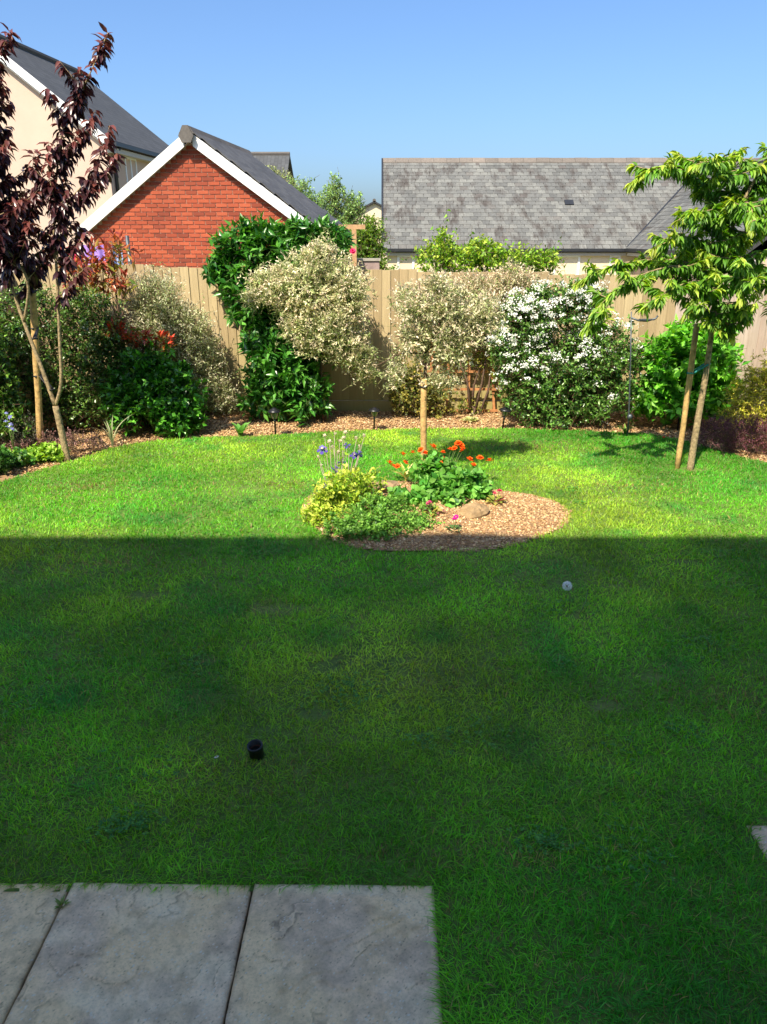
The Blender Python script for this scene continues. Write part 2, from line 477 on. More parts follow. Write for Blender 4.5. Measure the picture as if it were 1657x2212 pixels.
tag(st, 'grey stone slab half overgrown by grass at the right edge of lawn', 'paving slab')

# ------------------------------------------------------------------ buildings
def thing(name, loc, rz, label, cat, group=None): return empty(name, loc, rz, label, cat, group)

def window_part(parent, x, y, z, w, h, facing='y', mull=1):
    """window on a wall facing -y (or +x): frame part with a pane sub-part"""
    f = MB(); t = .07
    def bx(m, a0, a1, d0, d1, z0, z1):
        if facing == 'y': m.box(x + a0, x + a1, y + d0, y + d1, z + z0, z + z1)
        else: m.box(x - d1, x - d0, y + a0, y + a1, z + z0, z + z1)
    bx(f, -w / 2, w / 2, -.03, .05, -h / 2, -h / 2 + t); bx(f, -w / 2, w / 2, -.03, .05, h / 2 - t, h / 2)
    bx(f, -w / 2, -w / 2 + t, -.03, .05, -h / 2 + t, h / 2 - t); bx(f, w / 2 - t, w / 2, -.03, .05, -h / 2 + t, h / 2 - t)
    for k in range(mull):
        c = -w / 2 + (k + 1) * w / (mull + 1)
        bx(f, c - t / 2, c + t / 2, -.028, .05, -h / 2 + t, h / 2 - t)
    fr = f.build('window', M['white_paint'], parent)
    edges = [-w / 2 + t] + [e for k in range(mull) for e in (-w / 2 + (k + 1) * w / (mull + 1) - t / 2, -w / 2 + (k + 1) * w / (mull + 1) + t / 2)] + [w / 2 - t]
    for k in range(mull + 1):
        p = MB(); bx(p, edges[2 * k], edges[2 * k + 1], .01, .02, -h / 2 + t, h / 2 - t); p.build('pane', M['glass'], fr)
    s = MB(); bx(s, -w / 2 - .06, w / 2 + .06, -.08, .05, -h / 2 - .06, -h / 2 - .003); s.build('sill', M['white_paint'], fr)

# --- brick garage with its gable towards the garden (local x = along the gable, y = away)
gar = thing('brick_garage', (-3.52, 15.0, 0), rad(-5.5), 'red brick garage with white verge boards and gable facing the garden', 'garage')
GW, GZ, GE, GL = 2.2, 3.89, 2.33, 3.85        # half width, ridge, eaves, length
gs = (GZ - GE) / GW
MB().prism([(-GW + .12, -.7), (GW - .12, -.7), (GW - .12, GE - .02), (0, GZ - .15), (-GW + .12, GE - .02)], .012, GL).build('wall', M['mortar'], gar)
BW, BH = .225, .075
bricks = []
for r in range(int((GZ - 1.35) / BH)):
    z0 = 1.35 + r * BH; z1 = z0 + .065
    half = GW - .125 if z1 < GE - .02 else (GZ - .16 - z1) / gs
    if half < .06: continue
    x = -GW - (BW / 2 if r % 2 else 0)
    while x < half:
        a, b_ = max(x, -half), min(x + .215, half)
        if b_ - a > .03: bricks.append((a, b_, z0, z1))
        x += BW
full = [b_ for b_ in bricks if abs(b_[1] - b_[0] - .215) < 1e-4]
hid = lambda b_: (b_[0] > .15 and b_[2] < 2.2) or (b_[0] < -1.35 and b_[2] < 1.9) or b_[2] < 1.6
full.sort(key=lambda b_: (hid(b_), -b_[2]))
mb = MB().box(.001, .212, 0, .03, 0, .061)
bme = bpy.data.meshes.new('brick'); bme.from_pydata(mb.v, [], mb.f); bme.materials.append(M['brick'])
for b_ in full[:300]:
    o = bpy.data.objects.new('brick', bme); COL.objects.link(o); o.parent = gar
    o.location = (b_[0], -.004 + random.uniform(-.003, .003), b_[2])
rest = MB()
for b_ in full[300:] + [b_ for b_ in bricks if abs(b_[1] - b_[0] - .215) >= 1e-4]: rest.box(b_[0] + .001, b_[1] - .003, -.004, .026, b_[2], b_[3] - .004)
tag(rest.build('brickwork', M['brick_joined'], gar), kind='stuff')
for s in (-1, 1):
    ov = .12
    p0 = Vector((0, -.1, GZ + .015)); p1 = Vector((s * (GW + ov), -.1, GE - ov * gs + .015))
    # white barge board on the rake, soffit behind it
    m_ = MB(); hgt = .21
    def rk(t): return (p0.x + (p1.x - p0.x) * t, p0.z + (p1.z - p0.z) * t)
    a, b_ = rk(.035), rk(1)
    m_.prism([(a[0], a[1] - hgt), (b_[0], b_[1] - hgt), b_, a] if s > 0 else [(b_[0], b_[1] - hgt), (a[0], a[1] - hgt), a, b_], -.13, -.105)
    m_.build('verge_board', M['white_paint'], gar)
    m_ = MB()
    a, b_ = rk(.0), rk(1)
    q = [(a[0], a[1] - hgt + .02), (b_[0], b_[1] - hgt + .02), (b_[0], b_[1] - hgt + .035), (a[0], a[1] - hgt + .035)]
    m_.prism(q if s > 0 else [q[1], q[0], q[3], q[2]], -.1, -.0045); m_.build('soffit', M['soffit'], gar)
    # roof deck under the tiles
    a, b_ = rk(0), rk(1.03)
    q = [(a[0], a[1] - .06), (b_[0], b_[1] - .06), (b_[0], b_[1]), (a[0], a[1])]
    m_ = MB(); m_.prism(q if s > 0 else [q[1], q[0], q[3], q[2]], -.1, GL + .05); m_.build('roof', M['underlay'], gar)
sl = math.hypot(GW + .12, (GW + .12) * gs); ang = math.atan(gs)
TG, TW = .16, .262
tm = MB().box(0, TW - .004, -.20, 0, 0, .016)        # x along the ridge, -y down the slope
tme = bpy.data.meshes.new('roof_tile'); tme.from_pydata(tm.v, [], tm.f); tme.materials.append(M['tile'])
ncol = int((GL + .2) / TW)
for r in range(int(sl / TG)):
    for c in range(ncol):
        d = sl - .01 - r * TG
        o = bpy.data.objects.new('roof_tile', tme); COL.objects.link(o); o.parent = gar
        yv = -.15 + (c + (.5 if r % 2 else 0)) * TW
        X, Z = d * math.cos(ang), GZ + .015 - d * math.sin(ang)
        # tile axes: ridge direction = +y, up the slope = (-cos, 0, sin)
        ex = Vector((0, 1, 0)); ey = Vector((-math.cos(ang + .07), 0, math.sin(ang + .07)))
        ez = ex.cross(ey)
        if ez.z < 0: ex = -ex; ez = -ez; yv += TW
        up = Vector((math.sin(ang), 0, math.cos(ang))) * .014
        mt = Matrix((ex, ey, ez)).transposed().to_4x4(); mt.translation = Vector((X, yv, Z)) + ey * .2 + up
        o.matrix_basis = mt
for i in range(9):
    y0 = -.2 + i * .46
    MB().prism([(-.14, GZ - .05), (-.11, GZ - .05), (0, GZ + .055), (.11, GZ - .05), (.14, GZ - .05), (.06, GZ + .075), (-.06, GZ + .075)], y0, y0 + .452).build('ridge_tile', M['dark_ridge'], gar)
MB().prism([(-.08, GZ - .2), (.08, GZ - .2), (.14, GZ - .09), (.05, GZ + .08), (-.05, GZ + .08), (-.14, GZ - .09)], -.24, -.202).build('ridge_end', M['dark_ridge'], gar)
MB().beam((GW + .19, -.1, GE - .16), (GW + .19, GL, GE - .16), .11, .08).build('gutter', M['gutter'], gar)
MB().tube([(GW + .19, .0, GE - .2), (GW + .17, .0, GE - .28), (GW - .05, .0, GE - .42), (GW - .07, .0, GE - .6), (GW - .07, .0, -.6)], .034, 8).build('downpipe', M['gutter'], gar, True)

# --- tall cream house on the left
ch = thing('cream_house', (-8.8, 26.7, 0), rad(-5), 'tall cream rendered house with grey slate roof behind the purple tree', 'house')
w, pt, L, ez = 4.2, math.tan(rad(38)), 7.5, 5.04
MB().prism([(-2 * w + .35, -.7), (-.3, -.7), (-.3, ez - .06), (-w, ez + (w - .3) * pt - .06), (-2 * w + .35, ez - .06)], .2, L - .2).build('wall', M['cream'], ch)
for s in (0, 1):
    xe = 0 if s == 0 else -2 * w
    slope = math.hypot(w, w * pt)
    me_ = MB().box(0, L, 0, slope, -.12, 0)
    o = me_.build('roof', M['dark_slate'], ch)
    ex = Vector((0, 1, 0)); ey = Vector((-1 if s == 0 else 1, 0, pt)).normalized(); ezz = ex.cross(ey)
    org = Vector((xe, 0, ez))
    if ezz.z < 0: ex = -ex; ezz = ex.cross(ey); org.y += L
    mt = Matrix((ex, ey, ezz)).transposed().to_4x4(); mt.translation = org; o.matrix_basis = mt
    m_ = MB(); a, b_ = (-w, ez + w * pt - .01), (xe, ez - .01)
    q = [(a[0], a[1] - .3), (b_[0], b_[1] - .3), b_, a]
    m_.prism(q if s == 0 else [q[1], q[0], q[3], q[2]], -.05, -.004); m_.build('verge_board', M['white_paint'], ch)
    m_ = MB(); q = [(a[0], a[1] - .36), (b_[0], b_[1] - .36), (b_[0], b_[1] - .31), (a[0], a[1] - .31)]
    m_.prism(q if s == 0 else [q[1], q[0], q[3], q[2]], .0, .196); m_.build('soffit', M['soffit'], ch)
MB().tube([(-w, -.05, ez + w * pt + .02), (-w, L + .05, ez + w * pt + .02)], .13, 8).build('ridge_tile', M['dark_ridge'], ch)
MB().beam((.06, 0, ez - .1), (.06, L, ez - .1), .12, .12).build('gutter', M['gutter'], ch)
MB().box(-.3, -.02, .2, L - .2, ez - .34, ez - .2).build('fascia', M['soffit'], ch)
MB().tube([(.0, .55, ez - .15), (-.24, .55, ez - .45), (-.24, .55, -.6)], .06, 8).build('downpipe', M['gutter'], ch, True)
for yy, hh in ((2.0, 1.25), (5.1, 1.05)): window_part(ch, -.3, yy, 4.1 if hh > 1.2 else 4.2, 1.0, hh, 'x', 1)

# --- long slate roofed bungalow on the right
bu = thing('slate_bungalow', (0, 25, 0), 0, 'long low bungalow with weathered grey slate roof and cream walls', 'house')
BE, BR, BD, BX = 1.74, 4.62, 3.7, 16.0
bp = (BR - BE) / BD; bang = math.atan(bp); bsl = math.hypot(BD, BR - BE)
MB().box(.12, BX - .1, .14, 2 * BD - .35, -.7, BE - .04).build('wall', M['pale_cream'], bu)
MB().prism([(.35, BE - .04), (2 * BD - .35, BE - .04), (BD, BR - .3)], 0, .2)
g_ = MB(); g_.add([(.13, .35, BE - .04), (.13, 2 * BD - .35, BE - .04), (.13, BD, BR - .32), (.33, .35, BE - .04), (.33, 2 * BD - .35, BE - .04), (.33, BD, BR - .32)], [(0, 2, 1), (3, 4, 5), (0, 1, 4, 3), (1, 2, 5, 4), (2, 0, 3, 5)])
g_.build('gable', M['pale_cream'], bu)
for s in (0, 1):
    y0, y1 = (0, BD) if s == 0 else (2 * BD, BD)
    g_ = MB(); g_.add([(0, y0, BE), (BX, y0, BE), (BX, y1, BR), (0, y1, BR), (0, y0, BE - .1), (BX, y0, BE - .1), (BX, y1, BR - .1), (0, y1, BR - .1)],
                      [(0, 1, 2, 3), (7, 6, 5, 4), (0, 4, 5, 1), (1, 5, 6, 2), (2, 6, 7, 3), (3, 7, 4, 0)]); g_.build('roof', M['underlay'], bu)
SG, SW = .2, .25
sm_ = MB().box(0, SW - .012, -.32, 0, 0, .018)
sme = bpy.data.meshes.new('slate'); sme.from_pydata(sm_.v, [], sm_.f); sme.materials.append(M['slate'])
WX = 7.75                                   # the wing's eaves
ey = Vector((0, math.cos(bang - .045), math.sin(bang - .045))); ex = Vector((1, 0, 0)); ezv = ex.cross(ey)
nv = Vector((0, -math.sin(bang), math.cos(bang)))
cand = []
nrow = int(bsl / SG) + 1
for r in range(nrow):
    for c in range(int(BX / SW)):
        x = c * SW + (SW / 2 if r % 2 else 0) - .02
        d = min(bsl - .02, r * SG + .29)     # position of the slate's head up the slope
        y = d * math.cos(bang)
        if x + SW > BX: continue
        if x > WX + y - .05 and y < 3.05: continue
        cand.append((r, x, d))
vis = [k for k in cand if .0 <= k[1] < 6.2 and k[0] >= 7]
vis.sort(key=lambda k: k[0]); single = set(vis[:300])
joined = MB()
for k in cand:
    r, x, d = k
    org = Vector((x + random.uniform(-.003, .003), d * math.cos(bang), BE + d * math.sin(bang))) + nv * (.006 + random.uniform(0, .003))
    mt = Matrix((ex, ey, ezv)).transposed().to_4x4(); mt.translation = org
    if k in single:
        o = bpy.data.objects.new('slate', sme); COL.objects.link(o); o.parent = bu; o.matrix_basis = mt
    else: joined.add([mt @ Vector(p) for p in sm_.v], sm_.f)
for r in range(1, nrow, 2):
    d = min(bsl - .02, r * SG + .29)
    mt = Matrix((ex, ey, ezv)).transposed().to_4x4(); mt.translation = Vector((-.02, d * math.cos(bang), BE + d * math.sin(bang))) + nv * .007
    joined.add([mt @ Vector((p[0] * .48, p[1], p[2])) for p in sm_.v], sm_.f)
tag(joined.build('slates', M['slate_joined'], bu), kind='stuff')
for i in range(int(BX / .45)):
    x0 = -.03 + i * .45
    g_ = MB(); q = [(BD - .17, BR - .1), (BD, BR + .05), (BD + .17, BR - .1), (BD + .17, BR - .06), (BD + .03, BR + .085), (BD - .03, BR + .085), (BD - .17, BR - .06)]
    n_ = len(q); dz = random.uniform(-.006, .006)
    g_.add([(x0, a, b_ + dz) for a, b_ in q] + [(x0 + .442, a, b_ + dz) for a, b_ in q], [tuple(range(n_ - 1, -1, -1)), tuple(range(n_, 2 * n_))] + [(i2, (i2 + 1) % n_, n_ + (i2 + 1) % n_, n_ + i2) for i2 in range(n_)])
    g_.build('ridge_tile', M['ridge'], bu)
MB().beam((.0, -.06, BE - .03), (WX - .05, -.06, BE - .03), .1, .09).build('gutter', M['gutter'], bu)
MB().box(.02, WX, .02, .137, BE - .2, BE - .11).build('fascia', M['soffit'], bu)
MB().beam((-.045, -.05, BE - .02), (-.045, BD, BR + .01), .05, .16).build('verge_board', M['gutter'], bu)
# projecting wing, its ridge running towards the garden
WH, WL = 3.0, 8.0
WZ = BE + WH * bp
MB().box(WX + .35, WX + 2 * WH - .35, -WL + .3, .34, -.7, BE - .05).build('wing_wall', M['cream'], bu)
g_ = MB()
lft = [(WX, -WL, BE), (WX, .0, BE), (WX + WH, WH, WZ), (WX + WH, -WL, WZ)]; rgt = [(WX + 2 * WH, -WL, BE), (WX + WH, -WL, WZ), (WX + WH, WH, WZ), (WX + 2 * WH, 0, BE)]
for q in (lft, rgt): g_.add([(a, b_, c + .012) for a, b_, c in q] + [(a, b_, c - .1) for a, b_, c in q], [(3, 2, 1, 0), (4, 5, 6, 7), (0, 1, 5, 4), (1, 2, 6, 5), (2, 3, 7, 6), (3, 0, 4, 7)])
g_.build('wing_roof', M['underlay'], bu)
wj = MB()
ex2 = Vector((0, -1, 0)); ey2 = Vector((math.cos(bang - .045), 0, math.sin(bang - .045))); ez2 = ex2.cross(ey2)
if ez2.z < 0: ex2 = -ex2; ez2 = -ez2
nv2 = Vector((-math.sin(bang), 0, math.cos(bang)))
for r in range(int(math.hypot(WH, WZ - BE) / SG) + 1):
    for c in range(44):
        d = min(math.hypot(WH, WZ - BE) - .02, r * SG + .29); xx = d * math.cos(bang)
        yy = xx - .08 - c * SW - (SW / 2 if r % 2 else 0)
        if yy < -WL + .2: continue
        mt = Matrix((ex2, ey2, ez2)).transposed().to_4x4()
        mt.translation = Vector((WX + xx, yy - (SW if ex2.y > 0 else 0), BE + d * math.sin(bang))) + nv2 * (.02 + random.uniform(0, .003))
        wj.add([mt @ Vector(p) for p in sm_.v], sm_.f)
tag(wj.build('wing_slates', M['slate_joined'], bu), kind='stuff')
MB().beam((WX + .0, -.02, BE + .05), (WX + WH - .05, WH - .05, WZ + .05), .06, .03).build('valley', M['gutter'], bu)
MB().beam((WX - .06, -.1, BE - .03), (WX - .06, -WL, BE - .03), .1, .09).build('gutter', M['gutter'], bu)
MB().box(WX + .02, WX + .35, -WL, -.0, BE - .2, BE - .11).build('fascia', M['soffit'], bu)
MB().tube([(WX + WH, -WL, WZ + .03), (WX + WH, WH, WZ + .03)], .12, 8).build('ridge_tile', M['ridge'], bu)
MB().beam((6.05, 2.25 * math.cos(bang), BE + 2.25 * math.sin(bang) + .05), (6.35, 2.25 * math.cos(bang), BE + 2.25 * math.sin(bang) + .05), .24, .06, nv).build('roof_vent', M['gutter'], bu)
for xx, ww in ((.72, .55), (5.9, .85), (7.45, .35)): window_part(bu, xx, .14, 1.2, ww, .72, 'y', 0)

# --- two far roofs
def far_house(loc, rz, hw, ez_, rz_, L, label):
    t = thing('far_house', loc, rz, label, 'house', 'far houses beyond the garage')
    MB().prism([(-hw + .2, -.7), (hw - .2, -.7), (hw - .2, ez_), (0, rz_ - .15), (-hw + .2, ez_)], .2, L).build('wall', M['pale_cream'], t)
    for s in (-1, 1):
        q = [(0, rz_ - .12), (s * hw, ez_ - .12), (s * hw, ez_), (0, rz_)]
        MB().prism(q if s > 0 else [q[1], q[0], q[3], q[2]], 0, L).build('roof', M['dark_slate'], t)
    MB().tube([(0, 0, rz_ + .02), (0, L, rz_ + .02)], .12, 6).build('ridge_tile', M['dark_ridge'], t)
    return t
far_house((-5.15, 45, 0), rad(90), 4.0, 3.6, 6.35, 9, 'distant grey roofed house just right of the garage ridge')
far_house((-.6, 52, 0), rad(0), 2.6, 3.0, 4.3, 7, 'tiny distant roof edge just left of the bungalow')

# --- the house at the photographer's back: its eaves throw the shadow across the lawn
hb = thing('home', (0, -.6, 0), 0, 'tall house behind the viewpoint that shades the near lawn', 'house')
MB().box(-14, 9, -8, 0, -.06, 7.45).build('wall', M['white_paint'], hb)
for s in (0, 1):
    q = [(.33, 7.64), (-4, 10.6), (-4, 10.72), (.33, 7.74)] if s == 0 else [(-8.33, 7.64), (-8.33, 7.74), (-4, 10.72), (-4, 10.6)]
    g_ = MB(); n_ = 4
    g_.add([(-14.2, a, b_) for a, b_ in q] + [(9.2, a, b_) for a, b_ in q], [tuple(range(4)), (7, 6, 5, 4)] + [(i, 4 + i, 4 + (i + 1) % 4, (i + 1) % 4) for i in range(4)])
    g_.build('roof', M['dark_slate'], hb)
MB().box(-14, 9, .003, .32, 7.46, 7.6).build('fascia', M['white_paint'], hb)

# ------------------------------------------------------------------ fences
def fence(name, a, b_, zt0, zt1, mat, label, bw=.105, steps=None):
    a, b_ = Vector((*a, 0)), Vector((*b_, 0)); d = b_ - a; L = d.length; rz = math.atan2(d.y, d.x)
    t = thing(name, a, rz, label, 'fence')
    n = int(L / bw)
    for i in range(n):
        x = i * bw; f = x / L
        zt = (zt0 + (zt1 - zt0) * (math.floor(f * 5) / 5)) + random.uniform(-.006, .006)
        th = .012; z0 = .16
        m_ = MB(); w_ = bw + .018; off = random.uniform(-.003, .003)
        # feather edge: thick edge laps over the thin edge of the next board
        m_.add([(x, off - .007, z0), (x + w_, off - .019, z0), (x + w_, off, z0), (x, off, z0), (x, off - .007, zt), (x + w_, off - .019, zt), (x + w_, off, zt), (x, off, zt)],
               [(0, 3, 2, 1), (4, 5, 6, 7), (0, 1, 5, 4), (1, 2, 6, 5), (2, 3, 7, 6), (3, 0, 4, 7)])
        m_.build('board', mat, t)
    for k in range(int(L / 1.83) + 1):
        x0, x1 = k * 1.83, min(L, (k + 1) * 1.83)
        if x1 - x0 < .2: continue
        MB().box(x0 + .003, x1 - .003, -.018, .02, -.06, .152).build('gravel_board', mat, t)
        MB().box(x0 - .05, x0 + .05, .075, .175, -.06, 1.55).build('post', M['post_wood'], t)
        for z in (.35, .95, 1.48): MB().box(x0 + .052, x1 - .052, .012, .07, z - .04, z + .04).build('rail', M['post_wood'], t)
    return t
fence('garden_fence', (-4.45, 9.3), (3.55, 9.3), 1.79, 1.65, M['fence_wood'], 'tan feather-edge board fence running across the back of the garden')
fence('side_fence', (3.55, 9.29), (6.0, 7.6), 1.72, 1.72, M['grey_fence_wood'], 'weathered grey-pink board fence at the right behind the cherry tree')
fence('side_fence', (-5.0, 4.9), (-4.46, 9.28), 1.75, 1.75, M['fence_wood'], 'board fence at the far left edge, mostly hidden behind dark shrubs')

# ------------------------------------------------------------------ leaves
T_SMALL = (np.array([(0, 0, 0), (.45, .5, .08), (1, 0, -.1), (.45, -.5, .08)]), np.array([(0, 2, 1), (0, 3, 2)]))
T_BIG = (np.array([(0, 0, 0), (.3, .46, .09), (.3, 0, 0), (.3, -.46, .09), (.68, .36, .03), (.68, 0, -.05), (.68, -.36, .03), (1, 0, -.2)]),
         np.array([(0, 2, 1), (0, 3, 2), (1, 2, 5), (1, 5, 4), (2, 3, 6), (2, 6, 5), (4, 5, 7), (5, 6, 7)]))
T_MID = (np.array([(0, 0, 0), (.4, .5, .1), (.42, 0, 0), (.4, -.5, .1), (1, 0, -.14)]), np.array([(0, 2, 1), (0, 3, 2), (1, 2, 4), (2, 3, 4)]))
T_PETAL = (np.array([(0, 0, 0), (.7, .5, .1), (1, 0, .02), (.7, -.5, .1)]), np.array([(0, 2, 1), (0, 3, 2)]))

def frames(A, U):
    A = norm(A); S = norm(np.cross(A, U)); N = np.cross(S, A)
    return A, S, N

def leaf_arrays(P, A, U, L, W, C, tpl):
    A, S, N = frames(A, U); t, f = tpl; n = len(P); k = len(t)
    V = (P[:, None] + A[:, None] * (L[:, None] * t[None, :, 0])[..., None] + S[:, None] * (W[:, None] * t[None, :, 1])[..., None] + N[:, None] * (L[:, None] * t[None, :, 2])[..., None])
    F = f[None] + (np.arange(n) * k)[:, None, None]
    return V.reshape(-1, 3), F.reshape(-1, 3), np.repeat(C, k, 0)

UNIT = {}
def unit_leaf(tpl, col, key):
    k = (key, tuple(round(c, 2) for c in col))
    if k not in UNIT:
        me = tri_mesh('leaf', tpl[0], tpl[1], np.repeat(np.array([col]), len(tpl[0]), 0)); UNIT[k] = me
    return UNIT[k]

def leaves_part(parent, loc, P, A, U, L, W, C, tpl, mat, name='foliage', singles=0, key='leaf'):
    """joined foliage; the `singles` leaves nearest the camera are parts of their own"""
    loc = np.array(loc); idx = np.arange(len(P))
    pick = np.zeros(len(P), bool)
    if singles:
        d = np.linalg.norm(P - np.array([0, 0, 2.1]), axis=1) - L * 4 + rng.random(len(P)) * .15
        pick[np.argsort(d)[:singles]] = True
    V, F, CC = leaf_arrays(P[~pick] - loc, A[~pick], U[~pick], L[~pick], W[~pick], C[~pick], tpl)
    o = link(name, tri_mesh(name, V, F, CC), mat, parent, True)
    tag(o, kind='stuff')
    if singles:
        a, s, n = frames(A[pick], U[pick]); p = P[pick] - loc; l = L[pick]; w = W[pick]; c = C[pick]
        lum = c.sum(1); q = np.argsort(np.argsort(lum)) * 6 // len(lum)
        pal = [tuple(c[q == k].mean(0)) for k in range(6)]
        for i in range(len(p)):
            me = unit_leaf(tpl, pal[q[i]], key)
            if not me.materials:
                me.materials.append(mat); me.polygons.foreach_set('use_smooth', np.ones(len(me.polygons), bool))
            ob = bpy.data.objects.new('leaf', me); COL.objects.link(ob); ob.parent = o
            ob.matrix_basis = Matrix(((a[i, 0] * l[i], s[i, 0] * w[i], n[i, 0] * l[i], p[i, 0]), (a[i, 1] * l[i], s[i, 1] * w[i], n[i, 1] * l[i], p[i, 1]),
                                      (a[i, 2] * l[i], s[i, 2] * w[i], n[i, 2] * l[i], p[i, 2]), (0, 0, 0, 1)))
    return o

def jitter(C, lo=.65, hi=1.35, hue=.12):
    n = len(C)
    return C * (lo + (hi - lo) * rng.random((n, 1))) * (1 + hue * (rng.random((n, 3)) - .5))

def shoots(base, dirs, lens, k, leaf_len, leaf_w, cols, t0=.25, spread=(1.1, .45), droop=0., sag=.1, updir=.5, taper=.4):
    """leaves in a spiral along many shoots. cols = list of colours from the inside to the tip"""
    n = len(base); dirs = norm(dirs)
    t = t0 + (1 - t0) * (np.arange(k)[None] + rng.random((n, k)) * .7) / k
    up = np.array([0, 0, 1.])
    pos = base[:, None] + dirs[:, None] * (lens[:, None] * t)[..., None] - up * (sag * lens[:, None] * t * t)[..., None]
    tan = norm(dirs[:, None] - up * (2 * sag * t)[..., None])
    ref = norm(np.cross(tan, np.array([.31, .77, .55]))); ref2 = np.cross(tan, ref)
    th = 2.4 * np.arange(k)[None] + rng.random((n, 1)) * 6.28 + rng.normal(0, .35, (n, k))
    radial = ref * np.cos(th)[..., None] + ref2 * np.sin(th)[..., None]
    al = spread[0] + (spread[1] - spread[0]) * t + rng.normal(0, .18, (n, k))
    A = tan * np.cos(al)[..., None] + radial * np.sin(al)[..., None] - up * droop
    A = norm(A)
    U = norm(tan * .6 + up * updir + rng.normal(0, .35, (n, k, 3)))
    L = leaf_len * (1 - taper * t) * (.75 + .5 * rng.random((n, k)))
    W = leaf_w * (1 - taper * t) * (.8 + .4 * rng.random((n, k)))
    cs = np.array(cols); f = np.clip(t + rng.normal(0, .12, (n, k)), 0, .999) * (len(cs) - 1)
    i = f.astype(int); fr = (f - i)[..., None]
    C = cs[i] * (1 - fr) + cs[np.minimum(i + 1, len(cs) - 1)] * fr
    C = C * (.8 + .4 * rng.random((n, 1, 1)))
    r = lambda a: a.reshape(-1, *a.shape[2:])
    return r(pos), r(A), r(U), r(L), r(W), jitter(r(C))

def lobe_points(lobes, n, inner=.25, zmin=-.75):
    lobes = np.array(lobes, float)
    wgt = (lobes[:, 3] * lobes[:, 4] + lobes[:, 3] * lobes[:, 5] + lobes[:, 4] * lobes[:, 5]); wgt /= wgt.sum()
    li = rng.choice(len(lobes), n, p=wgt)
    d = norm(rng.normal(size=(n, 3)))
    low = d[:, 2] < zmin; d[low, 2] *= -1
    rr = np.where(rng.random(n) < inner, .3 + .45 * rng.random(n), .78 + .3 * rng.random(n))
    # bumpy outline
    rr = rr * (1 + .2 * np.sin(d[:, 0] * 7 + li * 2.1) * np.sin(d[:, 1] * 6 + d[:, 2] * 8 + li))
    return lobes[li, :3] + d * lobes[li, 3:] * rr[:, None], d

def twigs_mesh(base, dirs, lens, sag, r0, loc):
    """thin three-sided stems, two segments each"""
    n = len(base); dirs = norm(dirs); up = np.array([0, 0, 1.])
    ref = norm(np.cross(dirs, np.array([.31, .77, .55]))); ref2 = np.cross(dirs, ref)
    V = []
    for t, r in ((0, r0), (.5, r0 * .7), (1, r0 * .25)):
        c = base + dirs * (lens * t)[:, None] - up * (sag * lens * t * t)[:, None] - np.array(loc)
        for k in range(3):
            a = 2.094 * k
            V.append(c + (ref * math.cos(a) + ref2 * math.sin(a)) * r)
    V = np.stack(V, 1).reshape(-1, 3)
    f = []
    for s in (0, 3):
        for k in range(3):
            a, b_ = s + k, s + (k + 1) % 3
            f += [(a, b_, b_ + 3), (a, b_ + 3, a + 3)]
    F = (np.array(f)[None] + (np.arange(n) * 9)[:, None, None]).reshape(-1, 3)
    return tri_mesh('stems', V, F)

def shrub(name, label, cat, loc, lobes, n, slen, k, leaf_len, leaf_w, cols, tpl=T_SMALL, mat='leaf', up=.4, rnd=.45, inner=.25, singles=0, group=None,
          stem_mat='twig', stem_r=.004, zmin=-.75, limbs=5, **kw):
    t = thing(name, loc, 0, label, cat, group)
    n = int(n * 1.75); slen *= 1.22; rnd *= 1.2; leaf_len *= 1.22; leaf_w *= 1.32; stem_r *= .6
    end, d = lobe_points(lobes, n, inner, zmin)
    dirs = norm(d * .8 + np.array([0, 0, up]) + rng.normal(0, rnd, (n, 3)))
    lens = slen * (.6 + .8 * rng.random(n))
    base = end - dirs * lens[:, None]
    low = base[:, 2] < .0; base[low, 2] = .0
    P, A, U, L, W, C = shoots(base, dirs, lens, k, leaf_len, leaf_w, cols, **kw)
    ok = P[:, 2] > .015
    leaves_part(t, loc, P[ok], A[ok], U[ok], L[ok], W[ok], C[ok], tpl, M[mat], 'foliage', singles, name)
    o = link('stems', twigs_mesh(base, dirs, lens, kw.get('sag', .1), stem_r, loc), M[stem_mat], t)
    tag(o, kind='stuff')
    if limbs:
        m_ = MB(); lo = np.array(lobes)
        for i in range(limbs):
            c = lo[i % len(lo)]
            e = (c[0] + random.uniform(-.4, .4) * c[3], c[1] + random.uniform(-.3, .3) * c[4], c[2] + random.uniform(-.1, .5) * c[5])
            b0 = (loc[0] + random.uniform(-.05, .05), loc[1] + random.uniform(-.05, .05), -.02)
            mid = tuple((p * .45 + q * .55) + random.uniform(-.05, .05) for p, q in zip(b0, e))
            m_.tube([b0, mid, e], [.02, .014, .006], 5)
        m_.build('limbs', M['dark_bark'] if stem_mat == 'twig' else M[stem_mat], t, True, loc=(0, 0, 0)).location = tuple(-q for q in loc)
    return t

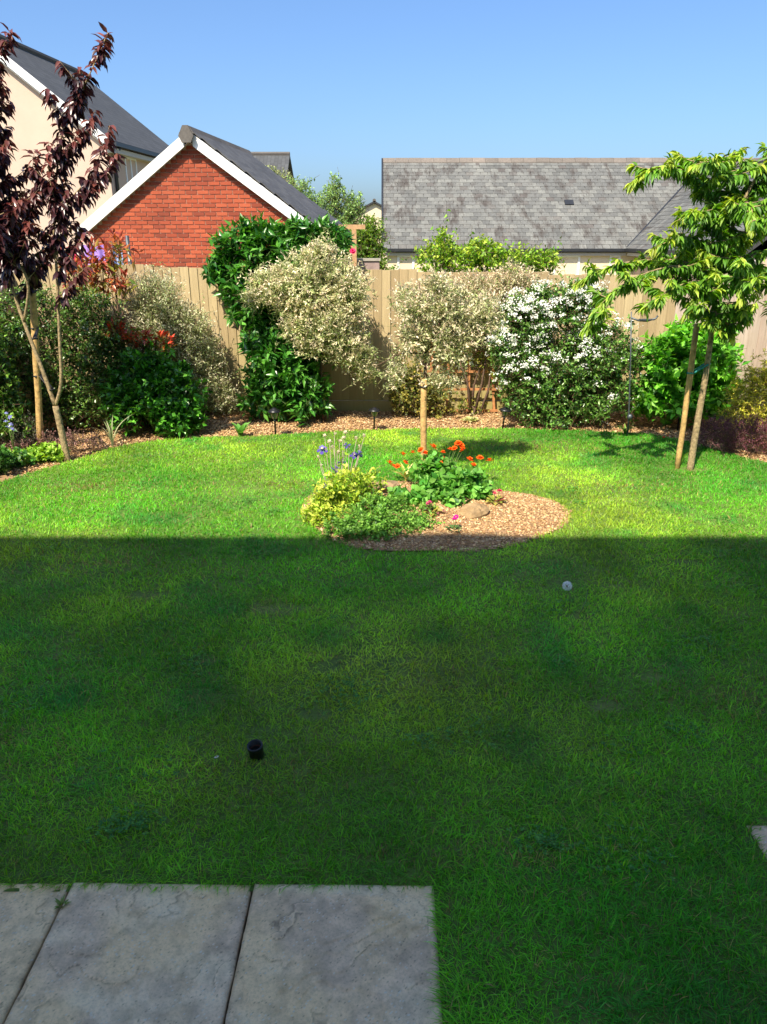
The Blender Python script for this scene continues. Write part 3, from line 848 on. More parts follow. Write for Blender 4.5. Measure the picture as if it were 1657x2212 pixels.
# ------------------------------------------------------------------ trees
def tree(name, label, loc, stems, tips, leaf, cols, bark, singles, mat, group=None, cat='tree'):
    """stems: list of (points, r0, r1); tips: list of leafy branches (points, r0); leaf = (len, width, spacing, droop)"""
    t = thing(name, loc, 0, label, cat, group)
    m_ = MB()
    def smooth(pts, n=4):
        pts = [np.array(p, float) for p in pts]; out = []
        for i in range(len(pts) - 1):
            p0, p1, p2, p3 = pts[max(i - 1, 0)], pts[i], pts[i + 1], pts[min(i + 2, len(pts) - 1)]
            for q in range(n):
                s = q / n
                out.append(.5 * ((2 * p1) + (p2 - p0) * s + (2 * p0 - 5 * p1 + 4 * p2 - p3) * s * s + (3 * p1 - p0 - 3 * p2 + p3) * s ** 3))
        return out + [pts[-1]]
    for pts, r0, r1 in stems:
        q = smooth(pts); m_.tube([p - np.array(loc) for p in q], list(np.linspace(r0, r1, len(q))), 8)
    m_.build('trunk', bark, t, True)
    mb2 = MB()
    Ps, As, Us, Ls, Ws, Cs = [], [], [], [], [], []
    ll, lw, sp, dr = leaf
    cs = np.array(cols)
    for pts, r0 in tips:
        q = smooth(pts, 5); mb2.tube([p - np.array(loc) for p in q], list(np.linspace(r0, .0015, len(q))), 5)
        seg = np.array(q); dl = np.linalg.norm(np.diff(seg, axis=0), axis=1); cum = np.concatenate([[0], np.cumsum(dl)]); tot = cum[-1]
        n = max(3, int(tot / sp))
        s = np.sort(rng.random(n)) * .92 + .08
        pos = np.stack([np.interp(s * tot, cum, seg[:, i]) for i in range(3)], 1)
        tn = norm(np.stack([np.interp(np.clip(s + .03, 0, 1) * tot, cum, seg[:, i]) for i in range(3)], 1) - np.stack([np.interp(np.clip(s - .03, 0, 1) * tot, cum, seg[:, i]) for i in range(3)], 1))
        rd = norm(np.cross(tn, rng.normal(size=(n, 3))))
        A = norm(tn * (.35 + .5 * s[:, None]) + rd * .8 + np.array([0, 0, -dr]) + rng.normal(0, .2, (n, 3)))
        U = norm(np.array([0, 0, 1.]) * .7 + tn * .3 + rd * .5 + rng.normal(0, .35, (n, 3)))
        f = np.clip(s ** 1.5 + rng.normal(0, .12, n), 0, .999) * (len(cs) - 1); i = f.astype(int); fr = (f - i)[:, None]
        C = cs[i] * (1 - fr) + cs[np.minimum(i + 1, len(cs) - 1)] * fr
        Ps.append(pos); As.append(A); Us.append(U); Ls.append(ll * (.6 + .6 * rng.random(n)) * (1 - .25 * s)); Ws.append(lw * (.7 + .5 * rng.random(n)) * (1 - .2 * s)); Cs.append(jitter(C, .6, 1.4))
    o = mb2.build('branches', bark, t, True)
    cat_ = lambda a: np.concatenate(a)
    leaves_part(t, loc, cat_(Ps), cat_(As), cat_(Us), cat_(Ls), cat_(Ws), cat_(Cs), T_BIG, M[mat], 'crown', singles, name)
    return t

def sub_branches(stem, t0, n, ln, out, rise, seed, ylim=.6):
    """side branches leaving a stem polyline"""
    r = random.Random(seed); res = []; st_ = [np.array(p, float) for p in stem]
    for i in range(n):
        t = t0 + (1 - t0) * (i + r.random() * .8) / n
        f = t * (len(st_) - 1); k = min(int(f), len(st_) - 2); p = st_[k] * (1 - (f - k)) + st_[k + 1] * (f - k)
        a = i * 2.4 + r.random(); l = ln * (.6 + .7 * r.random()) * (1.1 - .55 * t)
        d = np.array([math.cos(a) * out, math.sin(a) * out * ylim, rise * (.7 + .6 * r.random())])
        e1 = p + d * l * .55; e2 = p + d * l + np.array([0, 0, l * .12])
        res.append(([tuple(p), tuple(e1), tuple(e2)], .006))
    return res

# purple leaved plum / cherry on the left
A_ = [(-3.15, 7.1, -.03), (-3.17, 7.1, .3), (-3.19, 7.1, .56)]
stA = [(-3.19, 7.1, .56), (-3.27, 7.1, .95), (-3.37, 7.12, 1.35), (-3.45, 7.12, 1.8), (-3.5, 7.1, 2.35), (-3.46, 7.06, 2.9), (-3.36, 7.0, 3.42)]
stB = [(-3.19, 7.1, .56), (-3.09, 7.08, .8), (-3.03, 7.06, 1.25), (-2.97, 7.05, 1.75), (-2.93, 7.05, 2.2), (-2.84, 7.04, 2.6), (-2.7, 7.02, 3.0), (-2.46, 7.0, 3.32), (-2.24, 7.0, 3.66)]
stC = [(-3.37, 7.12, 1.35), (-3.22, 7.0, 1.75), (-3.4, 6.95, 2.12), (-3.55, 6.9, 2.6), (-3.75, 6.9, 3.05)]
tips = []
tips += sub_branches(stA[2:], .12, 20, .62, .75, .75, 1) + sub_branches(stC, .2, 14, .55, .8, .7, 2)
tips += sub_branches(stA[1:], .45, 22, .6, .95, .4, 12) + sub_branches(stC[1:], .1, 16, .6, .9, .35, 13) + sub_branches(stA[3:], .0, 16, .5, .8, .25, 14)
tips += [([(-2.93, 7.05, 2.2), (-2.72, 7.0, 2.42), (-2.5, 6.98, 2.62), (-2.3, 6.96, 2.98)], .009), ([(-2.95, 7.05, 1.9), (-2.86, 7, 2.25), (-2.88, 6.98, 2.6), (-2.84, 6.98, 2.86)], .007),
         ([(-2.6, 6.99, 2.5), (-2.42, 6.97, 2.6), (-2.26, 6.96, 2.78)], .006), ([(-2.7, 7.02, 3.0), (-2.58, 7.02, 3.2), (-2.5, 7, 3.42)], .006), ([(-2.84, 7.04, 2.6), (-2.62, 7.04, 2.85), (-2.42, 7, 3.1)], .007),
         ([(-2.78, 7.0, 2.36), (-2.6, 6.99, 2.42), (-2.46, 6.98, 2.55)], .005), ([(-2.97, 7.05, 1.75), (-2.8, 7.0, 1.95), (-2.62, 7, 2.15)], .006), ([(-3.0, 7.06, 1.5), (-2.82, 7.0, 1.72), (-2.66, 6.98, 1.85)], .006),
         ([(-2.9, 7.0, 2.5), (-3.02, 7.0, 2.6), (-2.98, 7.0, 2.8)], .005)]
tips += [(stB[4:], .011)]
tips += sub_branches(stB[3:], .02, 12, .3, .8, .55, 5)
tree('purple_leaved_tree', 'young tree with dark purple leaves at the left edge of the lawn', (-3.15, 7.1, 0),
     [(A_, .036, .03), (stA, .022, .006), (stB, .018, .004), (stC, .015, .005)], tips, (.13, .05, .0078, 1.1),
     [srgb('3a2228'), srgb('4a2a2c'), srgb('5a322f'), srgb('75433a')], M['pale_bark'], 300, 'gloss_leaf')

# green leaved cherry on the right
Y0 = 6.75
tr = [(2.92, Y0, -.03), (2.925, Y0, .5), (2.935, Y0, .95), (2.93, Y0, 1.3), (2.92, Y0, 1.62), (2.95, Y0, 2.0), (3.0, Y0, 2.3), (3.12, Y0 - .02, 2.62), (3.25, Y0 - .05, 2.95)]
arms = [
    [(2.97, Y0, 2.1), (2.75, 6.7, 2.42), (2.45, 6.6, 2.6), (2.18, 6.55, 2.62), (1.98, 6.5, 2.5)],
    [(3.0, Y0, 2.25), (2.85, 6.65, 2.55), (2.62, 6.5, 2.66), (2.42, 6.42, 2.62)],
    [(3.0, Y0, 2.3), (2.95, 6.9, 2.6), (2.8, 7.0, 2.72), (2.62, 7.1, 2.7)],
    [(2.96, Y0, 2.05), (2.75, 6.6, 2.2), (2.55, 6.45, 2.3), (2.36, 6.4, 2.22)],
    [(2.95, Y0, 1.95), (2.7, 6.6, 2.05), (2.45, 6.5, 2.1), (2.2, 6.45, 2.0)],
    [(2.93, Y0, 1.7), (2.65, 6.6, 1.85), (2.35, 6.5, 1.86), (2.0, 6.4, 1.74), (1.76, 6.35, 1.52), (1.68, 6.32, 1.36)],
    [(2.93, Y0, 1.75), (2.6, 6.8, 1.9), (2.2, 6.85, 1.9), (1.9, 6.85, 1.82), (1.7, 6.85, 1.7)],
    [(2.93, Y0, 1.68), (2.65, 6.5, 1.75), (2.35, 6.3, 1.7), (2.1, 6.2, 1.55)],
    [(2.92, Y0, 1.6), (2.75, 6.5, 1.7), (2.6, 6.35, 1.66), (2.5, 6.3, 1.5)],
    [(2.94, Y0, 1.85), (2.95, 6.5, 1.95), (2.92, 6.3, 1.85), (2.88, 6.2, 1.62)],
    [(2.94, Y0, 1.8), (3.12, 6.6, 1.86), (3.25, 6.5, 1.75), (3.33, 6.45, 1.4)],
    [(2.96, Y0, 2.0), (3.2, 6.7, 2.2), (3.4, 6.6, 2.2), (3.52, 6.55, 1.95)],
    [(3.0, Y0, 2.25), (3.2, 6.6, 2.4), (3.4, 6.5, 2.35), (3.55, 6.4, 2.15)],
    [(3.05, Y0, 2.4), (3.25, 6.8, 2.6), (3.5, 6.8, 2.66), (3.75, 6.8, 2.55)],
    [(3.1, Y0, 2.55), (3.18, 6.7, 2.72), (3.3, 6.6, 2.82)],
    [(2.93, Y0, 1.55), (3.05, 6.6, 1.55), (3.12, 6.5, 1.45)],
    [(2.95, Y0, 1.9), (2.9, 7.0, 2.0), (2.8, 7.25, 1.95), (2.7, 7.4, 1.8)],
    [(2.95, Y0, 1.9), (3.1, 7.05, 2.0), (3.25, 7.3, 1.9)],
    [(2.98, Y0, 2.2), (2.92, 6.5, 2.35), (2.9, 6.3, 2.32), (2.86, 6.15, 2.15)],
    [(2.93, Y0, 1.5), (2.88, 6.6, 1.48), (2.84, 6.5, 1.38)],
    [(2.93, Y0, 1.45), (3.0, 6.65, 1.4), (3.05, 6.6, 1.28)],
]
tips = [(a, .011) for a in arms]
for i, a in enumerate(arms):
    tips += sub_branches(a, .1, 9 if len(a) > 3 else 5, .36, .8, .12, 50 + i, 1.0)
tree('green_cherry_tree', 'young cherry tree with drooping green leaves at the right of the lawn', (2.92, 6.75, 0), [(tr, .034, .008)], tips, (.112, .031, .0047, .9),
     [srgb('4c7a24'), srgb('60902a'), srgb('7ea632'), srgb('a8b842')], M['pale_bark'], 300, 'leaf')

# stakes
def stake(label, a, b_, r, ties, tie_mat):
    t = thing('tree_stake', a, 0, label, 'stake')
    m_ = MB(); a, b_ = Vector(a), Vector(b_); n = 6
    m_.tube([a.lerp(b_, i / n) - a + Vector((random.uniform(-.003, .003), 0, 0)) for i in range(n + 1)], [r * (1 + .05 * math.sin(i * 2)) for i in range(n + 1)], 10)
    m_.build('pole', M['stake_wood'], t, True)
    for z, e in ties:
        p = a.lerp(b_, (z - a.z) / (b_.z - a.z)) - a; q = Vector(e) - a
        MB().tube([p + Vector((-r - .004, 0, 0)), p + Vector((0, -r - .006, .004)), p + Vector((r, -.01, .0)), q + Vector((0, -.03, 0)), q + Vector((.03, 0, 0)), q + Vector((0, .03, 0)), p + Vector((r, .015, .01)), p + Vector((0, r + .006, 0))], .009, 6).build('tie', tie_mat, t, True)
    return t
stake('pale wooden stake tied to the purple leaved tree', (-3.6, 7.5, -.05), (-3.38, 7.48, 1.86), .034, [(.78, (-3.2, 7.1, .72)), (1.25, (-3.3, 7.12, 1.2)), (1.6, (-3.44, 7.12, 1.6))], M['black_rubber'])
stake('pale leaning wooden stake beside the green cherry tree trunk', (2.82, 6.8, -.05), (2.81, 6.8, 1.37), .026, [(.93, (2.93, 6.75, 1.02))], M['twine'])
stake('pale round wooden post in the island bed holding the willow standard', (.37, 6.5, -.05), (.352, 6.5, .93), .029, [(.86, (.37, 6.54, .9))], M['black_rubber'])

# ------------------------------------------------------------------ variegated willows
WIL = [srgb('6a8044'), srgb('95a566'), srgb('c4c692'), srgb('e2dcb4'), srgb('e4d0b4')]
def willow_standard(label, loc, stem, r0, lobes, n, slen, k, ll, lw, cols, limbs):
    t = thing('variegated_willow', loc, 0, label, 'tree', 'variegated willows')
    m_ = MB(); m_.tube([Vector(p) - Vector(loc) for p in stem], list(np.linspace(r0, r0 * .7, len(stem))), 8)
    for e in limbs:
        s_ = Vector(stem[-1]); e = Vector(e); mid = s_.lerp(e, .5) + Vector((random.uniform(-.04, .04), 0, .05))
        m_.tube([s_ - Vector(loc), mid - Vector(loc), e - Vector(loc)], [r0 * .55, r0 * .38, .004], 6)
    m_.build('trunk', M['dark_bark'], t, True)
    n = int(n * 1.9); ll *= 1.2; lw *= 1.45
    end, d = lobe_points(lobes, n, .3, -.95)
    dirs = norm(d * .9 + np.array([0, 0, .3]) + rng.normal(0, .45, (n, 3))); lens = slen * (.6 + .8 * rng.random(n)); base = end - dirs * lens[:, None]
    P, A, U, L, W, C = shoots(base, dirs, lens, k, ll, lw, cols, t0=.15, spread=(1.0, .5), sag=.12, taper=.3)
    leaves_part(t, loc, P, A, U, L, W, C, T_SMALL, M['leaf'], 'crown')
    tag(link('stems', twigs_mesh(base, dirs, lens, .12, .002, loc), M['willow_stem'], t), kind='stuff')
    return t
willow_standard('round cream and pink variegated willow beside the dark green climber', (-.72, 8.75, 0), [(-.72, 8.75, -.02), (-.73, 8.75, .5), (-.71, 8.74, 1.05)], .024,
    [(-.78, 8.62, 1.62, .52, .42, .42), (-1.22, 8.65, 1.6, .34, .3, .24), (-.42, 8.62, 1.5, .32, .36, .4), (-.66, 8.55, 1.15, .42, .36, .36), (-.38, 8.6, 1.0, .24, .28, .34), (-.25, 8.6, .8, .18, .2, .24), (-1.45, 8.65, 1.5, .14, .16, .12), (-.7, 8.6, 2.0, .2, .2, .1), (-.95, 8.6, 1.25, .28, .3, .3), (-.2, 8.6, .72, .14, .18, .16)],
    1500, .27, 12, .042, .014, WIL, [(-1.1, 8.7, 1.6), (-.4, 8.7, 1.6), (-.75, 8.6, 1.9), (-.3, 8.6, 1.2)])
willow_standard('pale sparse variegated willow standard growing in the island bed', (.38, 6.545, 0), [(.38, 6.545, -.02), (.375, 6.54, .5), (.37, 6.54, .98), (.36, 6.54, 1.15)], .018,
    [(.25, 6.5, 1.58, .22, .26, .22), (.5, 6.5, 1.55, .3, .3, .26), (.25, 6.5, 1.3, .2, .26, .18), (.55, 6.5, 1.25, .34, .3, .25), (.12, 6.5, 1.02, .12, .18, .16), (.72, 6.55, 1.45, .26, .26, .26), (.5, 6.5, .95, .22, .2, .1), (.9, 6.55, 1.5, .16, .2, .24), (.45, 6.5, 1.75, .2, .2, .12)],
    560, .2, 9, .036, .012, [srgb('75864c'), srgb('9ba86e'), srgb('c6c496'), srgb('e0d8b6'), srgb('e4ccb2')],
    [(.15, 6.5, 1.55), (.3, 6.5, 1.75), (.6, 6.5, 1.6), (.75, 6.5, 1.4), (-.05, 6.5, 1.05), (.1, 6.5, 1.3)])
shrub('variegated_willow', 'cream variegated willow shrub on the fence left of the white blossom', 'shrub', (1.25, 8.95, 0),
      [(1.0, 8.9, 1.45, .4, .25, .32), (1.45, 8.9, 1.5, .36, .25, .34), (.6, 8.95, 1.35, .36, .22, .3), (1.7, 8.92, 1.55, .22, .2, .22), (1.25, 8.9, 1.25, .36, .2, .14)], 760, .2, 10, .04, .014,
      [srgb('75864c'), srgb('9aa670'), srgb('c4bf96'), srgb('dccfae'), srgb('dec2a8')], group='variegated willows', t0=.15, spread=(1.0, .5), taper=.3, stem_r=.0028, limbs=0)
shrub('variegated_willow', 'grey-green willow shrub leaning against the fence behind the glossy low shrub', 'shrub', (-2.55, 8.95, 0),
      [(-2.65, 8.95, 1.35, .4, .22, .42), (-2.35, 8.95, 1.0, .4, .22, .42), (-2.75, 8.9, .85, .4, .25, .4), (-2.15, 8.98, .65, .28, .2, .42), (-2.6, 8.95, .4, .5, .22, .35), (-2.05, 9.0, .3, .3, .16, .28)], 1500, .24, 11, .036, .011,
      [srgb('75884c'), srgb('96a46a'), srgb('bcc492'), srgb('d8d8b4'), srgb('dcd4b8')], group='variegated willows', t0=.1, spread=(.9, .4), taper=.3, stem_r=.0028, limbs=7, rnd=.4)

# ------------------------------------------------------------------ border shrubs
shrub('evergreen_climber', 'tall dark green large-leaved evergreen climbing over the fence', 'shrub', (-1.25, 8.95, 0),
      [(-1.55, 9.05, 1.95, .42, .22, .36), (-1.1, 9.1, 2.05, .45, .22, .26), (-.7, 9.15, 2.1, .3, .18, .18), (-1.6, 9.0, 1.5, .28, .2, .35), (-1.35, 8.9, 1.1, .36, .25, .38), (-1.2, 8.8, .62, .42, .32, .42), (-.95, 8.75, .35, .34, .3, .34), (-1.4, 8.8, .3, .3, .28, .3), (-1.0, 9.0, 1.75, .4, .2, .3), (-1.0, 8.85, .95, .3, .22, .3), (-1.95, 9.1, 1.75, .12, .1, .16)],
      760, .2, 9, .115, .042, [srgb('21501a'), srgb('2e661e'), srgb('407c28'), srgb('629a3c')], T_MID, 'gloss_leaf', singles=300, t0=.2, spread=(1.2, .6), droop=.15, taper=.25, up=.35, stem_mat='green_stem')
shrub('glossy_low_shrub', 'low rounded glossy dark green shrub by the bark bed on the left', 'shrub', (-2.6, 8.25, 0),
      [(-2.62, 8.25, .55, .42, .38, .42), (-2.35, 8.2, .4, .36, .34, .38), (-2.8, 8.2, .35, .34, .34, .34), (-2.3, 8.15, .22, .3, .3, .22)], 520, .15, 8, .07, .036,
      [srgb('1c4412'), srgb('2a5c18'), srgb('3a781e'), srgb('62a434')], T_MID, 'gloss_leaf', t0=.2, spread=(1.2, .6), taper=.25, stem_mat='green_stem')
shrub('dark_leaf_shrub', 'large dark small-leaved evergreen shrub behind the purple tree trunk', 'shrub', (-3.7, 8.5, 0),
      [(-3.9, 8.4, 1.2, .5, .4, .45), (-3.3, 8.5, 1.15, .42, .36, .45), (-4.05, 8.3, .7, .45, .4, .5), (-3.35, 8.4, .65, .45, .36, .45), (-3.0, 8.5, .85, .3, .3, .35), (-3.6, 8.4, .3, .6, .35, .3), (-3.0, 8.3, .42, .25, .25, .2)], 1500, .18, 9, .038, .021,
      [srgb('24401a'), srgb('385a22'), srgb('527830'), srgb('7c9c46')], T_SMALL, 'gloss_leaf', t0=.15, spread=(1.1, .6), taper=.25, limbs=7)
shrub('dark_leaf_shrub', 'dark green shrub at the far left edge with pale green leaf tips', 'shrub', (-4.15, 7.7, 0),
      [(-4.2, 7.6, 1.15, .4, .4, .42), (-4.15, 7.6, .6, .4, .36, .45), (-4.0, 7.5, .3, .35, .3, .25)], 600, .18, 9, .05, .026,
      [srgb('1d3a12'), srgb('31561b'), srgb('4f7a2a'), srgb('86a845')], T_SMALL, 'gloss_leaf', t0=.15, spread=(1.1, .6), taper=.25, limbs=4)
RED = [srgb('5f7a30'), srgb('94943f'), srgb('a8663c'), srgb('a4503a'), srgb('8f4034')]
shrub('red_tipped_shrub', 'tall shrub with copper red young leaves reaching above the fence', 'shrub', (-3.2, 8.85, 0),
      [(-3.1, 8.8, 1.95, .3, .2, .28), (-3.3, 8.8, 1.7, .34, .22, .22), (-2.98, 8.75, 1.62, .2, .16, .16), (-3.5, 8.8, 1.9, .2, .2, .2)], 34, .34, 11, .095, .03, RED, T_MID, 'gloss_leaf', t0=.15, spread=(1.1, .45), taper=.15, up=.8, rnd=.35, limbs=6, inner=.15)
shrub('red_tipped_shrub', 'small shrub with scarlet leaf tips above the low glossy shrub', 'shrub', (-2.75, 8.5, 0),
      [(-2.68, 8.35, 1.06, .2, .12, .12), (-2.95, 8.4, 1.12, .16, .12, .12), (-2.48, 8.35, 1.04, .12, .12, .1)], 22, .22, 10, .07, .024, [srgb('3f6a22'), srgb('7a7a34'), srgb('b0452c'), srgb('c24a30')], T_MID, 'gloss_leaf', t0=.2, spread=(1.1, .5), taper=.15, up=.7, limbs=5, inner=.1)
shrub('yellow_green_shrub', 'bright yellow-green leafy shrub showing above the fence before the bungalow', 'shrub', (1.1, 10.2, 0),
      [(.8, 10.1, 1.85, .42, .3, .28), (1.3, 10.1, 1.85, .45, .3, .26), (1.8, 10.1, 1.8, .4, .3, .22), (.75, 10.1, 2.1, .1, .12, .16), (1.25, 10.1, 2.05, .12, .12, .12), (1.2, 10.2, 1.3, .6, .35, .4), (2.1, 10.1, 1.85, .22, .2, .14)], 480, .26, 9, .055, .03,
      [srgb('4c7a1e'), srgb('6d9a28'), srgb('8fb438'), srgb('b2c04c')], T_MID, 'leaf', t0=.15, spread=(1.1, .6), taper=.3, up=.5, rnd=.5, limbs=6)
shrub('leafy_green_shrub', 'bright fresh green broad-leaved shrub behind the metal feeder pole', 'shrub', (3.35, 8.6, 0),
      [(3.3, 8.55, .75, .4, .3, .36), (3.65, 8.55, .8, .38, .3, .36), (3.3, 8.5, .38, .42, .3, .3), (3.75, 8.55, .4, .36, .3, .32), (3.5, 8.6, 1.02, .3, .22, .2), (3.85, 8.7, 1.0, .22, .2, .22)], 560, .17, 8, .082, .046,
      [srgb('2f6a16'), srgb('458a1e'), srgb('62a82a'), srgb('84c23c')], T_MID, 'leaf', t0=.2, spread=(1.2, .7), taper=.2, stem_mat='green_stem', limbs=5)

def blossom_cluster(centers, norms, per, rcl, psz, cols):
    n = len(centers); P = np.repeat(centers, per, 0) + rng.normal(0, rcl, (n * per, 3)) * np.array([1, 1, .45])
    nn = np.repeat(norms, per, 0); A = norm(np.cross(nn, rng.normal(size=nn.shape)) + nn * .25); U = norm(nn + rng.normal(0, .25, nn.shape))
    C = np.array(cols)[rng.integers(0, len(cols), n * per)]
    return P, A, U, psz * (.7 + .6 * rng.random(n * per)), psz * (.8 + .5 * rng.random(n * per)), jitter(C, .85, 1.1, .05)
WL_ = [(1.6, 8.7, 1.15, .34, .32, .38), (2.05, 8.65, 1.3, .45, .34, .36), (2.5, 8.7, .98, .4, .34, .3), (1.65, 8.6, .55, .34, .34, .45), (2.15, 8.55, .6, .5, .36, .5), (2.65, 8.55, .5, .4, .34, .45), (2.1, 8.5, .2, .6, .3, .22), (2.3, 8.7, 1.45, .3, .28, .2), (1.75, 8.7, 1.5, .14, .14, .12), (2.85, 8.6, .8, .2, .2, .22), (1.35, 8.6, .9, .14, .18, .2)]
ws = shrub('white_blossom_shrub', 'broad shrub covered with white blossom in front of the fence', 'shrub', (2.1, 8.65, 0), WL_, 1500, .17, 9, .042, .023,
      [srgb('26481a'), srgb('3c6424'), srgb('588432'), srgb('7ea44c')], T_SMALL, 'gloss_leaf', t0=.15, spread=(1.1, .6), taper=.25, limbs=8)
e_, d_ = lobe_points(WL_, 3600, 0, -.45)
keep = (d_[:, 1] < .45) & (rng.random(len(e_)) < np.clip((e_[:, 2] - .55) * 1.4 + (1.95 - e_[:, 0]) * .7, .06, 1)) & (vnoise(e_[:, 0] * 1.0, e_[:, 2] + e_[:, 1], .2, 3) > .42)
e_, d_ = e_[keep][:430], d_[keep][:430]
P, A, U, L, W, C = blossom_cluster(e_ * 1.0 + d_ * .03, norm(d_ + np.array([0, -.3, .5])), 13, .026, .019, [(.8, .8, .76), (.85, .85, .83), (.72, .74, .62)])
leaves_part(ws, (2.1, 8.65, 0), P, A, U, L, W, C, T_PETAL, M['petal'], 'blossom')

shrub('low_climber', 'small-leaved climber at the foot of the trellis behind the island post', 'shrub', (.45, 9.0, 0),
      [(.35, 8.95, .35, .26, .2, .36), (.6, 8.95, .25, .24, .18, .26), (.2, 9.0, .55, .1, .12, .3), (.2, 9.0, .25, .14, .12, .2)], 260, .16, 8, .04, .024, [srgb('3d4a1e'), srgb('5d6a2c'), srgb('87863c'), srgb('b0a24c')], T_SMALL, 'leaf', t0=.15, spread=(1.1, .6), taper=.25, limbs=5)
shrub('trellis_creeper', 'thin leafy creeper growing over the wooden trellis', 'climber', (1.15, 9.12, 0),
      [(1.2, 9.12, .72, .22, .06, .14), (1.35, 9.12, .5, .1, .06, .2), (.85, 9.12, .75, .2, .06, .1), (1.05, 9.12, .15, .3, .1, .1)], 46, .16, 7, .04, .022, [srgb('4c5f24'), srgb('73802f'), srgb('a09a3e')], T_SMALL, 'leaf', t0=.1, spread=(1.1, .7), taper=.2, limbs=5)
shrub('golden_conifer', 'golden yellow feathery conifer at the right edge', 'shrub', (4.25, 8.0, 0),
      [(4.12, 7.95, .58, .4, .3, .26), (4.35, 7.95, .78, .36, .3, .28), (3.95, 7.85, .35, .28, .25, .2), (4.3, 7.8, .25, .4, .3, .24)], 700, .18, 12, .036, .011, [srgb('86922a'), srgb('b0b436'), srgb('d8d04a'), srgb('e6de60')], T_SMALL, 'leaf', t0=.1, spread=(.7, .35), taper=.3, sag=.25, up=.2, limbs=4)
shrub('purple_heather', 'low wine-red heather mound beside the cherry trunk', 'shrub', (3.68, 7.42, 0),
      [(3.45, 7.45, .2, .26, .22, .2), (3.75, 7.4, .22, .3, .24, .2), (4.05, 7.4, .2, .3, .24, .2)], 520, .13, 10, .018, .007, [srgb('4a4a2c'), srgb('6a4448'), srgb('7c4256'), srgb('945a6a')], T_SMALL, 'leaf', t0=.1, spread=(.8, .5), taper=.2, up=.6, stem_r=.002, limbs=0)
shrub('purple_heather', 'low dusty pink heather at the foot of the purple tree', 'shrub', (-3.3, 7.45, 0),
      [(-3.5, 7.5, .12, .16, .12, .12), (-3.2, 7.4, .14, .14, .12, .12), (-3.0, 7.45, .12, .12, .1, .1), (-3.75, 7.3, .1, .16, .12, .1)], 200, .11, 9, .017, .008, [srgb('4e5a34'), srgb('8a6a62'), srgb('b58a86')], T_SMALL, 'leaf', t0=.1, spread=(.9, .6), taper=.2, up=.6, stem_r=.002, limbs=0)
shrub('lime_perennial', 'low lime-green leafy plant in front of the purple tree stake', 'plant', (-3.38, 7.08, 0),
      [(-3.35, 7.1, .08, .2, .12, .1), (-3.55, 7.0, .07, .16, .12, .08)], 110, .1, 7, .045, .024, [srgb('5d8a26'), srgb('7fac34'), srgb('a4c84a')], T_MID, 'leaf', t0=.2, spread=(1.2, .7), taper=.2, up=.6, stem_mat='green_stem', limbs=0, stem_r=.002)
shrub('low_dark_plant', 'low dark green leafy mound at the left edge of the lawn', 'plant', (-3.75, 6.62, 0),
      [(-3.8, 6.65, .14, .3, .22, .18), (-3.6, 6.85, .1, .2, .16, .12), (-4.1, 6.4, .16, .3, .26, .2)], 160, .13, 8, .05, .03, [srgb('24461a'), srgb('356024'), srgb('4f8030')], T_MID, 'leaf', t0=.2, spread=(1.2, .7), taper=.2, up=.6, stem_mat='green_stem', limbs=0, stem_r=.002)
shrub('grey_lavender', 'tuft of grey-green lavender at the lower left in deep shade', 'plant', (-3.85, 7.45, 0),
      [(-3.8, 7.5, .22, .26, .2, .22), (-4.05, 7.3, .2, .22, .2, .2)], 220, .2, 10, .03, .006, [srgb('4a5240'), srgb('6d7660'), srgb('8a8d7c')], T_SMALL, 'leaf', t0=.1, spread=(.7, .4), up=1.2, rnd=.3, stem_r=.002, limbs=0)

# background trees beyond the fence
for nm, lb, lc, lobes, n, cols in (
    ('background_tree', 'airy light green tree between the garage roof and the bungalow', (-2.1, 27, -.65),
     [(-2.4, 27, 2.9, .8, .7, .7), (-1.6, 27, 3.1, .7, .6, .8), (-2.9, 27, 3.4, .6, .5, .6), (-1.1, 27, 2.6, .6, .6, .6), (-1.7, 27, 2.0, 1.1, .7, .8), (-.9, 26.8, 3.2, .35, .3, .4), (-1.65, 27, 3.8, .25, .25, .4)], 620, [srgb('55743a'), srgb('7a9a52'), srgb('9ab86c')]),
    ('background_tree', 'thin pale tree standing in front of the distant grey roof', (-3.9, 30, -.65),
     [(-4.0, 30, 4.0, .7, .5, .6), (-3.4, 30, 3.6, .5, .5, .5), (-3.6, 30, 3.0, .7, .5, .8)], 260, [srgb('6a7a48'), srgb('8a985c'), srgb('a8b078')]),
    ('background_tree', 'dense yellow-green hedge bush left of the bungalow gable', (-.55, 23.5, -.65),
     [(-.7, 23.5, 1.9, .55, .5, .6), (-.35, 23.4, 2.2, .4, .4, .55), (-.9, 23.4, 1.3, .6, .5, .6), (-.3, 23.4, 1.4, .5, .5, .6)], 520, [srgb('3f6420'), srgb('618628'), srgb('88a43a')])):
    shrub(nm, lb, 'tree', lc, lobes, n, .5, 10, .085, .05, cols, T_SMALL, 'leaf', group='trees beyond the fence', t0=.15, spread=(1.1, .6), taper=.3, up=.6, stem_r=.008, limbs=8)

